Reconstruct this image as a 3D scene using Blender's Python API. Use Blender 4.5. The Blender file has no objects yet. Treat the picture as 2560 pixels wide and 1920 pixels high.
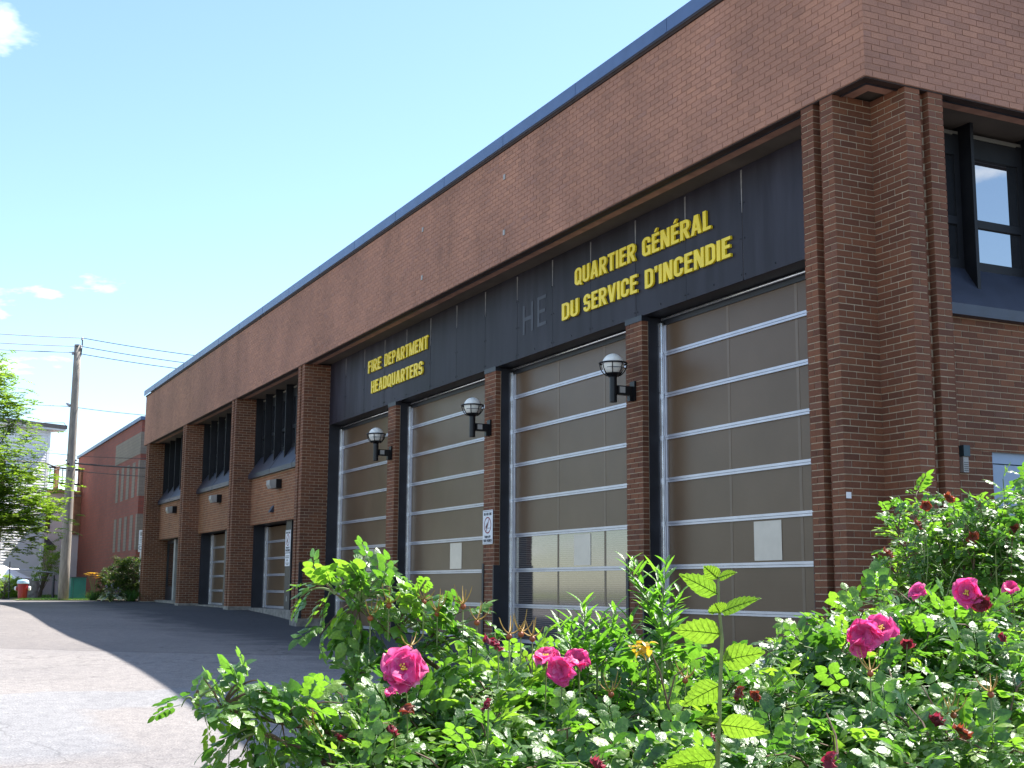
import bpy, math, random
import numpy as np
from mathutils import Vector, Matrix

random.seed(7)
RNG = np.random.default_rng(7)
scene = bpy.context.scene
COL = scene.collection
R = math.radians

# ------------------------------------------------------------------ camera
F_PX, CX, CY = 3238.73, 1280.0, 960.0          # focal length in photo pixels (photo 2560 x 1920)
CAM = np.array([9.1765, -8.2052, 0.85])
YAW, PITCH, ROLL = R(64.1066), R(8.984), R(0.3906)
_f = np.array([-math.sin(YAW) * math.cos(PITCH), math.cos(YAW) * math.cos(PITCH), math.sin(PITCH)])
_r = np.array([math.cos(YAW), math.sin(YAW), 0.0])
_u = np.cross(_r, _f)
CR = math.cos(ROLL) * _r + math.sin(ROLL) * _u
CU = -math.sin(ROLL) * _r + math.cos(ROLL) * _u
CF = _f
cam_data = bpy.data.cameras.new('camera')
cam = bpy.data.objects.new('camera', cam_data)
COL.objects.link(cam)
cam_data.sensor_width = 36.0
cam_data.lens = 36.0 * F_PX / 2560.0
cam_data.clip_start = 0.05
cam_data.clip_end = 3000
cam.matrix_world = Matrix(((CR[0], CU[0], -CF[0], CAM[0]), (CR[1], CU[1], -CF[1], CAM[1]),
                           (CR[2], CU[2], -CF[2], CAM[2]), (0, 0, 0, 1)))
scene.camera = cam

# ------------------------------------------------------------------ light
SUN_PHI, SUN_EL = R(12.0), R(56.0)             # sun stands behind the station, 12 degrees towards -x from +y
EXPOSURE = 1.5
CLOUD_SEED = 171.4
SKY_STRENGTH = 0.1
world = bpy.data.worlds.new('World')
scene.world = world
world.use_nodes = True
wn, wl = world.node_tree.nodes, world.node_tree.links
sky = wn.new('ShaderNodeTexSky')
sky.sky_type = 'NISHITA'
sky.sun_disc = False
sky.sun_elevation = SUN_EL
sky.sun_rotation = -SUN_PHI
sky.altitude = 30
sky.air_density = 1.0
sky.dust_density = 0.35
sky.ozone_density = 1.6
tc = wn.new('ShaderNodeTexCoord')
sep = wn.new('ShaderNodeSeparateXYZ'); wl.new(tc.outputs['Generated'], sep.inputs[0])
den = wn.new('ShaderNodeMath'); den.operation = 'ADD'; den.inputs[1].default_value = 0.12
wl.new(sep.outputs['Z'], den.inputs[0])
dmx = wn.new('ShaderNodeMath'); dmx.operation = 'MAXIMUM'; dmx.inputs[1].default_value = 0.04
wl.new(den.outputs[0], dmx.inputs[0])
dx = wn.new('ShaderNodeMath'); dx.operation = 'DIVIDE'; wl.new(sep.outputs['X'], dx.inputs[0]); wl.new(dmx.outputs[0], dx.inputs[1])
dy = wn.new('ShaderNodeMath'); dy.operation = 'DIVIDE'; wl.new(sep.outputs['Y'], dy.inputs[0]); wl.new(dmx.outputs[0], dy.inputs[1])
cmb = wn.new('ShaderNodeCombineXYZ'); wl.new(dx.outputs[0], cmb.inputs[0]); wl.new(dy.outputs[0], cmb.inputs[1])
cmb.inputs[2].default_value = CLOUD_SEED
cn = wn.new('ShaderNodeTexNoise'); cn.inputs['Scale'].default_value = 1.9; cn.inputs['Detail'].default_value = 7.0
cn.inputs['Roughness'].default_value = 0.55
wl.new(cmb.outputs[0], cn.inputs['Vector'])
crp = wn.new('ShaderNodeValToRGB'); wl.new(cn.outputs['Fac'], crp.inputs[0])
crp.color_ramp.elements[0].position = 0.575; crp.color_ramp.elements[0].color = (0, 0, 0, 1)
crp.color_ramp.elements[1].position = 0.67; crp.color_ramp.elements[1].color = (1, 1, 1, 1)
tint = wn.new('ShaderNodeMixRGB'); tint.blend_type = 'MULTIPLY'; tint.inputs[0].default_value = 1.0
wl.new(sky.outputs[0], tint.inputs[1]); tint.inputs[2].default_value = (0.97, 1.02, 1.05, 1)
cmix = wn.new('ShaderNodeMixRGB'); wl.new(crp.outputs[0], cmix.inputs[0]); wl.new(tint.outputs[0], cmix.inputs[1])
cmix.inputs[2].default_value = (7.5, 7.8, 8.2, 1)
bg = wn['Background']
bg.inputs[1].default_value = SKY_STRENGTH
wl.new(cmix.outputs[0], bg.inputs[0])

sun_data = bpy.data.lights.new('sun', 'SUN')
sun_data.energy = 4.9
sun_data.angle = R(0.5)
sun_data.color = (1.0, 0.955, 0.89)
sun = bpy.data.objects.new('sun', sun_data)
COL.objects.link(sun)
sun_dir = Vector((-math.sin(SUN_PHI) * math.cos(SUN_EL), math.cos(SUN_PHI) * math.cos(SUN_EL), math.sin(SUN_EL)))
sun.rotation_euler = sun_dir.to_track_quat('Z', 'Y').to_euler()
sun.location = (0, 20, 30)

scene.view_settings.view_transform = 'Standard'
scene.view_settings.look = 'None'
scene.view_settings.exposure = EXPOSURE
scene.view_settings.gamma = 1.0
scene.view_settings.use_curve_mapping = False
scene.render.engine = 'CYCLES'
scene.cycles.max_bounces = 8
scene.cycles.transparent_max_bounces = 12
scene.cycles.use_denoising = True

# ------------------------------------------------------------------ pixel helpers (photo pixels -> points)
def ray(px, py):
    return CF + CR * (px - CX) / F_PX - CU * (py - CY) / F_PX
def at(px, py, dist):                              # the point at a horizontal distance along a photo pixel
    d = ray(px, py)
    return CAM + d * dist / math.hypot(d[0], d[1])
def deep(px, py, depth):                           # the point at a depth along the view axis
    return CAM + ray(px, py) * depth

# ------------------------------------------------------------------ ground height
_S = ([-60, -30, -26.3, -22.5, -17.9, -14.3, -9.9, -7.5, -6.2, -4.8, -4.2, -1, 3, 8, 16],
      [0.33, 0.31, 0.29, 0.23, 0.08, -0.01, -0.07, -0.14, -0.19, -0.25, -0.29, -0.45, -0.6, -0.68, -0.75])
_B = ([-60, -37, -31, -24.5, -22.5, -20, -18.2, -17, -6, 0, 4, 9, 16],
      [0.33, 0.33, 0.29, 0.27, 0.2, 0.08, 0.015, 0.0, 0.0, -0.06, -0.3, -0.55, -0.7])
def ground_z(x, y):
    s = np.interp(x, *_S); b = np.interp(x, *_B)
    t = min(max((-y - 0.3) / 4.9, 0.0), 1.0)
    return float(b + (s - b) * t)

# ------------------------------------------------------------------ materials
MATS = {}
def new_mat(name):
    m = bpy.data.materials.new(name); m.use_nodes = True
    MATS[name] = m
    return m, m.node_tree.nodes, m.node_tree.links, m.node_tree.nodes['Principled BSDF']
def ramp(nodes, stops, interp='LINEAR'):
    r = nodes.new('ShaderNodeValToRGB'); e = r.color_ramp.elements
    r.color_ramp.interpolation = interp
    while len(e) < len(stops): e.new(0.5)
    for el, (p, c) in zip(e, stops):
        el.position = p; el.color = (c[0], c[1], c[2], 1)
    return r
def noise(nodes, links, scale, detail=4.0, coord='Object', rough=0.55, stretch=None):
    t = nodes.new('ShaderNodeTexCoord'); n = nodes.new('ShaderNodeTexNoise')
    n.inputs['Scale'].default_value = scale; n.inputs['Detail'].default_value = detail
    n.inputs['Roughness'].default_value = rough
    if stretch:
        mp = nodes.new('ShaderNodeMapping'); mp.inputs['Scale'].default_value = stretch
        links.new(t.outputs[coord], mp.inputs[0]); links.new(mp.outputs[0], n.inputs['Vector'])
    else:
        links.new(t.outputs[coord], n.inputs['Vector'])
    return n
def bump(nodes, links, b, src, strength, dist=0.01):
    bn = nodes.new('ShaderNodeBump'); bn.inputs['Strength'].default_value = strength
    bn.inputs['Distance'].default_value = dist
    links.new(src, bn.inputs['Height']); links.new(bn.outputs[0], b.inputs['Normal'])
def mix_rgb(nodes, links, mode, fac, a, b):
    m = nodes.new('ShaderNodeMixRGB'); m.blend_type = mode
    for i, v in ((0, fac), (1, a), (2, b)):
        if isinstance(v, (int, float)): m.inputs[i].default_value = v
        elif isinstance(v, tuple): m.inputs[i].default_value = (*v, 1)
        else: links.new(v, m.inputs[i])
    return m.outputs[0]
def plain(name, c, rough=0.6, metal=0.0, spec=0.5, var=0.25, scale=6.0, bmp=0.0, bscale=40.0, stretch=None):
    m, n, l, b = new_mat(name)
    nz = noise(n, l, scale, 5.0, stretch=stretch)
    lo = tuple(v * (1 - var) for v in c); hi = tuple(min(1, v * (1 + var)) for v in c)
    rp = ramp(n, [(0.3, lo), (0.7, hi)]); l.new(nz.outputs['Fac'], rp.inputs[0])
    l.new(rp.outputs[0], b.inputs['Base Color'])
    b.inputs['Roughness'].default_value = rough; b.inputs['Metallic'].default_value = metal
    b.inputs['Specular IOR Level'].default_value = spec
    if bmp:
        n2 = noise(n, l, bscale, 4.0); bump(n, l, b, n2.outputs['Fac'], bmp)
    return m
def brick_mat(name, stops, single, grain=0.16):
    m, n, l, b = new_mat(name)
    if single:
        s = n.new('ShaderNodeObjectInfo'); out = s.outputs['Random']
    else:
        s = n.new('ShaderNodeAttribute'); s.attribute_name = 'rnd'; out = s.outputs['Fac']
    rp = ramp(n, stops); l.new(out, rp.inputs[0])
    nz = noise(n, l, 60.0, 4.0)
    g = ramp(n, [(0.3, (1 - grain,) * 3), (0.7, (1 + grain,) * 3)]); l.new(nz.outputs['Fac'], g.inputs[0])
    c1 = mix_rgb(n, l, 'MULTIPLY', 1.0, rp.outputs[0], g.outputs[0])
    geo = n.new('ShaderNodeNewGeometry')
    n3 = n.new('ShaderNodeTexNoise'); n3.inputs['Scale'].default_value = 0.55; n3.inputs['Detail'].default_value = 5
    l.new(geo.outputs['Position'], n3.inputs['Vector'])
    g3 = ramp(n, [(0.3, (0.8, 0.8, 0.82)), (0.7, (1.15, 1.12, 1.1))]); l.new(n3.outputs['Fac'], g3.inputs[0])
    c2 = mix_rgb(n, l, 'MULTIPLY', 1.0, c1, g3.outputs[0])
    mpv = n.new('ShaderNodeMapping'); mpv.inputs['Scale'].default_value = (2.2, 2.2, 0.22); l.new(geo.outputs['Position'], mpv.inputs[0])
    n4 = n.new('ShaderNodeTexNoise'); n4.inputs['Scale'].default_value = 1.0; n4.inputs['Detail'].default_value = 6; l.new(mpv.outputs[0], n4.inputs['Vector'])
    g4 = ramp(n, [(0.32, (0.9, 0.9, 0.9)), (0.5, (1, 1, 1)), (0.68, (1.04, 1.04, 1.05)), (0.78, (1.12, 1.13, 1.15))]); l.new(n4.outputs['Fac'], g4.inputs[0])
    c2 = mix_rgb(n, l, 'MULTIPLY', 1.0, c2, g4.outputs[0])
    l.new(c2, b.inputs['Base Color'])
    b.inputs['Roughness'].default_value = 0.82
    b.inputs['Specular IOR Level'].default_value = 0.3
    n2 = noise(n, l, 140.0, 3.0); bump(n, l, b, n2.outputs['Fac'], 0.25, 0.003)
    return m
PIL_SHADED_STOPS = [(0.0, (0.122, 0.05, 0.029)), (0.25, (0.15, 0.06, 0.033)), (0.6, (0.175, 0.07, 0.037)), (0.88, (0.205, 0.083, 0.042)), (1.0, (0.15, 0.07, 0.046))]  # same brick darkened, shade on the pilaster sides put into the colour
PAR_LIT_STOPS = [(0.0, (0.30, 0.158, 0.108)), (0.2, (0.335, 0.175, 0.12)), (0.6, (0.355, 0.184, 0.124)), (0.9, (0.38, 0.196, 0.128)), (1.0, (0.315, 0.17, 0.124))]  # same brick lightened, light on the open parapet face put into the colour
SPA_LIT_STOPS = [(0.0, (0.22, 0.098, 0.052)), (0.5, (0.27, 0.12, 0.062)), (1.0, (0.30, 0.135, 0.068))]  # same brick, warm light bounced off the ground put into the colour
M_PIL = brick_mat('brick_pilaster', PIL_SHADED_STOPS, False)
M_PIL1 = brick_mat('brick_pilaster_single', PIL_SHADED_STOPS, True)
M_PAR = brick_mat('brick_parapet', PAR_LIT_STOPS, False)
M_SPA = brick_mat('brick_spandrel', SPA_LIT_STOPS, False)
M_MORT = plain('mortar', (0.41, 0.335, 0.235), 0.9, var=0.22, scale=9, bmp=0.2)
M_MORT_P = plain('mortar_parapet', (0.375, 0.2, 0.138), 0.9, var=0.25, scale=5, bmp=0.2)
M_COPING = plain('coping_metal', (0.075, 0.125, 0.23), 0.4, metal=0.4, var=0.12, scale=2.5)
M_RUST = plain('rusty_lintel', (0.035, 0.017, 0.012), 0.75, var=0.4, scale=8)
M_SOFFIT = plain('soffit_board', (0.105, 0.085, 0.066), 0.8, var=0.25, scale=1.5)
M_STEEL = plain('dark_steel', (0.017, 0.019, 0.026), 0.45, var=0.3, scale=3, spec=0.5)
M_SILL = plain('sill_metal', (0.034, 0.04, 0.06), 0.4, metal=0.2, var=0.2, scale=3)
M_FIN = plain('window_fin', (0.010, 0.011, 0.014), 0.6, spec=0.3, var=0.2)
M_ALU = plain('aluminium', (0.50, 0.50, 0.55), 0.36, metal=0.55, var=0.08, scale=5)
M_TRACK = plain('track_galvanised', (0.70, 0.71, 0.74), 0.26, metal=0.8, var=0.15, scale=7)
M_CONC = plain('old_concrete', (0.23, 0.21, 0.185), 0.9, var=0.4, scale=7, bmp=0.4)
M_BLACK = plain('black_paint', (0.006, 0.0065, 0.008), 0.4, var=0.2, spec=0.35)
M_WHITE = plain('white_paint', (0.78, 0.78, 0.78), 0.55, var=0.05)
M_SIGN = plain('sign_white', (0.72, 0.73, 0.76), 0.4, var=0.05, scale=3)
M_SIGNTXT = plain('sign_dark', (0.015, 0.018, 0.035), 0.5, var=0.1)
M_SIGNRED = plain('sign_red', (0.24, 0.012, 0.035), 0.5, var=0.1)
M_BROWN = plain('sign_brown', (0.07, 0.022, 0.018), 0.5, var=0.1)
M_YEL = plain('letter_yellow', (0.88, 0.66, 0.02), 0.42, var=0.08, scale=5)
M_DOORB = plain('pale_blue_door', (0.26, 0.34, 0.46), 0.5, var=0.12, scale=2)
M_GREY = plain('grey_box', (0.34, 0.33, 0.31), 0.6, var=0.15)
M_TEALBOX = plain('dark_teal_box', (0.02, 0.05, 0.065), 0.5, var=0.2)
M_DARKIN = plain('dark_interior', (0.012, 0.011, 0.010), 0.9, var=0.3)
M_CURT = plain('pale_blind', (0.17, 0.165, 0.14), 0.7, var=0.1)
M_ROOF = plain('roof_gravel', (0.12, 0.115, 0.11), 0.95, var=0.3)
M_RED_BODY = plain('hydrant_red', (0.26, 0.012, 0.014), 0.42, var=0.15)
M_BLUECAP = plain('hydrant_cap', (0.42, 0.60, 0.74), 0.4, var=0.06)
M_TEAL = plain('teal_paint', (0.012, 0.13, 0.13), 0.45, var=0.2, scale=2)
M_WOOD = plain('pole_wood', (0.255, 0.225, 0.19), 0.85, var=0.3, scale=5, stretch=(6, 6, 0.6), bmp=0.3)
M_BALC = plain('balcony_wood', (0.30, 0.17, 0.10), 0.8, var=0.3, scale=4)
M_WIRE = plain('wire_black', (0.02, 0.02, 0.022), 0.6)
M_INSUL = plain('insulator', (0.33, 0.33, 0.36), 0.3)
M_SIDING = plain('white_siding', (0.84, 0.83, 0.84), 0.55, var=0.04, scale=1)
M_SHINGLE = plain('dark_roof_edge', (0.035, 0.035, 0.04), 0.8)
M_REDBRICK2 = None
M_SOIL = plain('soil', (0.055, 0.04, 0.028), 0.95, var=0.4, scale=9, bmp=0.6)
M_BARK = plain('bark', (0.13, 0.10, 0.075), 0.9, var=0.35, scale=9, bmp=0.5)
M_CANE = plain('rose_cane', (0.115, 0.07, 0.042), 0.75, var=0.4, scale=60)
M_CANEG = plain('green_stem', (0.15, 0.20, 0.06), 0.6, var=0.25, scale=40)

def frosted():                                     # ribbed translucent door sheet
    m, n, l, b = new_mat('ribbed_sheet')
    tcn = n.new('ShaderNodeTexCoord')
    sp = n.new('ShaderNodeSeparateXYZ'); l.new(tcn.outputs['Object'], sp.inputs[0])
    w = n.new('ShaderNodeMath'); w.operation = 'MULTIPLY'; w.inputs[1].default_value = 2 * math.pi / 0.0145
    l.new(sp.outputs['Z'], w.inputs[0])
    sn = n.new('ShaderNodeMath'); sn.operation = 'SINE'; l.new(w.outputs[0], sn.inputs[0])
    nz = noise(n, l, 1.3, 4.0)
    rp = ramp(n, [(0.3, (0.118, 0.074, 0.042)), (0.7, (0.142, 0.091, 0.054))]); l.new(nz.outputs['Fac'], rp.inputs[0])
    g = ramp(n, [(0.0, (0.9,) * 3), (1.0, (1.06,) * 3)])
    ad = n.new('ShaderNodeMath'); ad.operation = 'MULTIPLY_ADD'; ad.inputs[1].default_value = 0.5; ad.inputs[2].default_value = 0.5
    l.new(sn.outputs[0], ad.inputs[0]); l.new(ad.outputs[0], g.inputs[0])
    l.new(mix_rgb(n, l, 'MULTIPLY', 1.0, rp.outputs[0], g.outputs[0]), b.inputs['Base Color'])
    b.inputs['Roughness'].default_value = 0.32
    b.inputs['Specular IOR Level'].default_value = 0.33
    bump(n, l, b, sn.outputs[0], 0.05, 0.001)
    return m
M_SHEET = frosted()
M_CLEAR = plain('vision_sheet', (0.56, 0.5, 0.43), 0.2, var=0.05)  # pale colour stands in for the bright window seen through the pane
M_STRUT = plain('sheet_strut', (0.152, 0.102, 0.063), 0.4, var=0.08)
def clear_ribbed():
    m, n, l, b = new_mat('clear_ribbed_sheet')
    tcn = n.new('ShaderNodeTexCoord')
    sp = n.new('ShaderNodeSeparateXYZ'); l.new(tcn.outputs['Object'], sp.inputs[0])
    w = n.new('ShaderNodeMath'); w.operation = 'MULTIPLY'; w.inputs[1].default_value = 2 * math.pi / 0.029
    l.new(sp.outputs['Z'], w.inputs[0])
    sn = n.new('ShaderNodeMath'); sn.operation = 'SINE'; l.new(w.outputs[0], sn.inputs[0])
    rp = ramp(n, [(0.35, (0.035, 0.031, 0.034)), (0.75, (0.125, 0.108, 0.104))])
    ad = n.new('ShaderNodeMath'); ad.operation = 'MULTIPLY_ADD'; ad.inputs[1].default_value = 0.5; ad.inputs[2].default_value = 0.5
    l.new(sn.outputs[0], ad.inputs[0]); l.new(ad.outputs[0], rp.inputs[0])
    l.new(rp.outputs[0], b.inputs['Base Color'])
    b.inputs['Roughness'].default_value = 0.07
    b.inputs['IOR'].default_value = 2.3
    b.inputs['Specular IOR Level'].default_value = 0.5
    return m
M_CLEARRIB = clear_ribbed()
def glass_mat(name, rough=0.015, tint=(0.012, 0.014, 0.018), ior=3.6):
    m, n, l, b = new_mat(name)
    b.inputs['Base Color'].default_value = (*tint, 1)
    b.inputs['Roughness'].default_value = rough
    b.inputs['IOR'].default_value = ior
    b.inputs['Specular IOR Level'].default_value = 0.6
    nz = noise(n, l, 0.9, 2.0); bump(n, l, b, nz.outputs['Fac'], 0.03, 0.02)
    return m
M_GLASS = glass_mat('window_glass')
def globe_mat():
    m, n, l, b = new_mat('opal_globe')
    nz = noise(n, l, 5.0, 3.0)
    rp = ramp(n, [(0.3, (0.78, 0.78, 0.73)), (0.7, (0.86, 0.86, 0.80))]); l.new(nz.outputs['Fac'], rp.inputs[0])
    l.new(rp.outputs[0], b.inputs['Base Color'])
    b.inputs['Roughness'].default_value = 0.3
    b.inputs['Subsurface Weight'].default_value = 0.3
    b.inputs['Subsurface Radius'].default_value = (0.05, 0.05, 0.05)
    return m
M_GLOBE = globe_mat()
def fascia_mat():
    m, n, l, b = new_mat('fascia_panel_paint')
    geo = n.new('ShaderNodeNewGeometry')
    mp = n.new('ShaderNodeMapping'); mp.inputs['Scale'].default_value = (5.0, 5.0, 0.7)
    l.new(geo.outputs['Position'], mp.inputs[0])
    n1 = n.new('ShaderNodeTexNoise'); n1.inputs['Scale'].default_value = 1.2; n1.inputs['Detail'].default_value = 6
    l.new(mp.outputs[0], n1.inputs['Vector'])
    n2 = n.new('ShaderNodeTexNoise'); n2.inputs['Scale'].default_value = 0.35; n2.inputs['Detail'].default_value = 3
    l.new(geo.outputs['Position'], n2.inputs['Vector'])
    a = ramp(n, [(0.35, (0.0165, 0.0145, 0.022)), (0.7, (0.031, 0.0285, 0.040))]); l.new(n1.outputs['Fac'], a.inputs[0])
    bb = ramp(n, [(0.35, (0.62, 0.6, 0.62)), (0.55, (1.0, 1.0, 1.0)), (0.7, (1.6, 1.62, 1.62))]); l.new(n2.outputs['Fac'], bb.inputs[0])
    l.new(mix_rgb(n, l, 'MULTIPLY', 1.0, a.outputs[0], bb.outputs[0]), b.inputs['Base Color'])
    b.inputs['Roughness'].default_value = 0.55
    b.inputs['Specular IOR Level'].default_value = 0.28
    return m
M_FASCIA = fascia_mat()
M_GHOST = plain('faded_paint', (0.036, 0.038, 0.050), 0.55, var=0.3, scale=4)
M_STREAK = plain('sealant', (0.2, 0.19, 0.185), 0.7, var=0.35, scale=3, stretch=(1, 1, 3))

def asphalt():
    m, n, l, b = new_mat('asphalt')
    geo = n.new('ShaderNodeNewGeometry')
    sp = n.new('ShaderNodeSeparateXYZ'); l.new(geo.outputs['Position'], sp.inputs[0])
    def nz(scale, detail=5.0):
        q = n.new('ShaderNodeTexNoise'); q.inputs['Scale'].default_value = scale; q.inputs['Detail'].default_value = detail
        l.new(geo.outputs['Position'], q.inputs['Vector']); return q
    def mth(op, a, b2=None, c=None):
        q = n.new('ShaderNodeMath'); q.operation = op
        for i, v in enumerate((a, b2, c)):
            if v is None: continue
            if isinstance(v, (int, float)): q.inputs[i].default_value = v
            else: l.new(v, q.inputs[i])
        return q.outputs[0]
    grain = nz(60.0, 4.0); fine2 = nz(1.4); fine = nz(9.0)
    old = (0.222, 0.207, 0.199)       # worn pinkish asphalt
    grey = (0.222, 0.220, 0.224)      # repaired band
    wob = mth('MULTIPLY_ADD', fine2.outputs['Fac'], 0.9, -0.45)
    X, Y = mth('ADD', sp.outputs['X'], wob), mth('ADD', sp.outputs['Y'], wob)
    def step(v, edge, w):            # 0 below the edge, 1 above it
        r_ = ramp(n, [(0.0, (0, 0, 0)), (1.0, (1, 1, 1))])
        l.new(mth('MULTIPLY_ADD', v, 1.0 / w, -edge / w), r_.inputs[0]); return r_.outputs[0]
    band = mth('MULTIPLY', step(X, -5.2, 0.08), mth('SUBTRACT', 1.0, step(X, -4.0, 0.25)))
    blob = mth('MULTIPLY', mth('MULTIPLY', step(X, -4.6, 0.1), mth('SUBTRACT', 1.0, step(X, -1.6, 0.5))), mth('SUBTRACT', 1.0, step(Y, -6.5, 0.3)))
    far = mth('MULTIPLY', mth('SUBTRACT', 1.0, step(X, -30.0, 0.5)), step(Y, -40.0, 0.5))
    c1 = mix_rgb(n, l, 'MIX', mth('MAXIMUM', band, blob), old, grey)
    seam = mth('SUBTRACT', X, mth('MULTIPLY_ADD', Y, 0.848, -5.85))
    c2 = mix_rgb(n, l, 'MIX', mth('SUBTRACT', 1.0, step(seam, 0.0, 0.12)), c1, (0.185, 0.170, 0.163))
    c2 = mix_rgb(n, l, 'MIX', step(mth('ADD', Y, mth('MULTIPLY', wob, 1.5)), -3.3, 1.4), c2, (0.06, 0.061, 0.068))  # darker asphalt by the doors, the building's shade deepened in the colour
    crack = n.new('ShaderNodeTexVoronoi'); crack.feature = 'DISTANCE_TO_EDGE'; crack.inputs['Scale'].default_value = 0.23
    wv = n.new('ShaderNodeVectorMath'); wv.operation = 'ADD'
    nv_ = n.new('ShaderNodeTexNoise'); nv_.inputs['Scale'].default_value = 1.1; nv_.inputs['Detail'].default_value = 6
    l.new(geo.outputs['Position'], nv_.inputs['Vector']); l.new(geo.outputs['Position'], wv.inputs[0]); l.new(nv_.outputs['Color'], wv.inputs[1])
    l.new(wv.outputs[0], crack.inputs['Vector'])
    ck = ramp(n, [(0.0, (0.62, 0.62, 0.62)), (0.0035, (1, 1, 1))]); l.new(crack.outputs['Distance'], ck.inputs[0])
    c2 = mix_rgb(n, l, 'MULTIPLY', 0.75, c2, ck.outputs[0])
    sl = ramp(n, [(0.0, (1, 1, 1)), (0.42, (1, 1, 1)), (0.5, (0.6, 0.6, 0.6)), (0.58, (1, 1, 1))])
    l.new(mth('MULTIPLY_ADD', seam, 1.0, 0.5), sl.inputs[0]); c2 = mix_rgb(n, l, 'MULTIPLY', 0.8, c2, sl.outputs[0])
    oil = nz(2.2, 4.0); ol = ramp(n, [(0.70, (1, 1, 1)), (0.78, (0.62, 0.62, 0.63))]); l.new(oil.outputs['Fac'], ol.inputs[0])
    c2 = mix_rgb(n, l, 'MULTIPLY', 0.8, c2, ol.outputs[0])
    gr = ramp(n, [(0.25, (0.45, 0.45, 0.46)), (0.42, (0.92, 0.92, 0.92)), (0.58, (1.06, 1.06, 1.06)), (0.75, (1.6, 1.56, 1.5))]); l.new(grain.outputs['Fac'], gr.inputs[0])
    c3 = mix_rgb(n, l, 'MULTIPLY', 1.0, c2, gr.outputs[0])
    bl = ramp(n, [(0.3, (0.86, 0.86, 0.87)), (0.7, (1.1, 1.1, 1.09))]); l.new(fine.outputs['Fac'], bl.inputs[0])
    c4 = mix_rgb(n, l, 'MULTIPLY', 1.0, c3, bl.outputs[0])
    big = nz(0.23, 6.0)
    bg2 = ramp(n, [(0.3, (0.84, 0.84, 0.86)), (0.7, (1.1, 1.09, 1.08))]); l.new(big.outputs['Fac'], bg2.inputs[0])
    c5 = mix_rgb(n, l, 'MULTIPLY', 1.0, c4, bg2.outputs[0])
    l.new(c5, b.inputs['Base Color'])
    b.inputs['Roughness'].default_value = 0.9
    b.inputs['Specular IOR Level'].default_value = 0.25
    bump(n, l, b, grain.outputs['Fac'], 0.5, 0.012)
    return m
M_ASPH = asphalt()
def grass_ground():
    m, n, l, b = new_mat('lawn_grass')
    a = noise(n, l, 1.1, 6.0); c = noise(n, l, 30.0, 4.0)
    r1 = ramp(n, [(0.3, (0.10, 0.16, 0.03)), (0.55, (0.20, 0.22, 0.06)), (0.75, (0.26, 0.22, 0.11))]); l.new(a.outputs['Fac'], r1.inputs[0])
    r2 = ramp(n, [(0.3, (0.6,) * 3), (0.7, (1.3,) * 3)]); l.new(c.outputs['Fac'], r2.inputs[0])
    l.new(mix_rgb(n, l, 'MULTIPLY', 1.0, r1.outputs[0], r2.outputs[0]), b.inputs['Base Color'])
    b.inputs['Roughness'].default_value = 0.9
    return m
M_GRASS = grass_ground()
def far_brick(name, c1, c2, mort):
    m, n, l, b = new_mat(name)
    geo = n.new('ShaderNodeNewGeometry'); sp = n.new('ShaderNodeSeparateXYZ'); l.new(geo.outputs['Position'], sp.inputs[0])
    ad = n.new('ShaderNodeMath'); ad.operation = 'ADD'; l.new(sp.outputs['X'], ad.inputs[0]); l.new(sp.outputs['Y'], ad.inputs[1])
    cb = n.new('ShaderNodeCombineXYZ'); l.new(ad.outputs[0], cb.inputs[0]); l.new(sp.outputs['Z'], cb.inputs[1])
    br = n.new('ShaderNodeTexBrick'); l.new(cb.outputs[0], br.inputs['Vector'])
    br.inputs['Scale'].default_value = 1.0; br.inputs['Brick Width'].default_value = 0.4; br.inputs['Row Height'].default_value = 0.13
    br.inputs['Mortar Size'].default_value = 0.011
    br.inputs['Color1'].default_value = (*c1, 1); br.inputs['Color2'].default_value = (*c2, 1); br.inputs['Mortar'].default_value = (*mort, 1)
    nz = noise(n, l, 0.4, 5.0); g = ramp(n, [(0.3, (0.82,) * 3), (0.7, (1.15,) * 3)]); l.new(nz.outputs['Fac'], g.inputs[0])
    l.new(mix_rgb(n, l, 'MULTIPLY', 1.0, br.outputs['Color'], g.outputs[0]), b.inputs['Base Color'])
    b.inputs['Roughness'].default_value = 0.85
    bump(n, l, b, br.outputs['Fac'], -0.3, 0.01)
    return m
M_RED = far_brick('red_wall_brick', (0.23, 0.064, 0.04), (0.19, 0.054, 0.036), (0.15, 0.066, 0.05))
M_GREYB = far_brick('grey_wall_brick', (0.205, 0.17, 0.132), (0.185, 0.155, 0.12), (0.15, 0.13, 0.105))
M_BACKB = far_brick('plain_wall_brick', (0.22, 0.09, 0.055), (0.19, 0.08, 0.05), (0.3, 0.24, 0.18))

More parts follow.
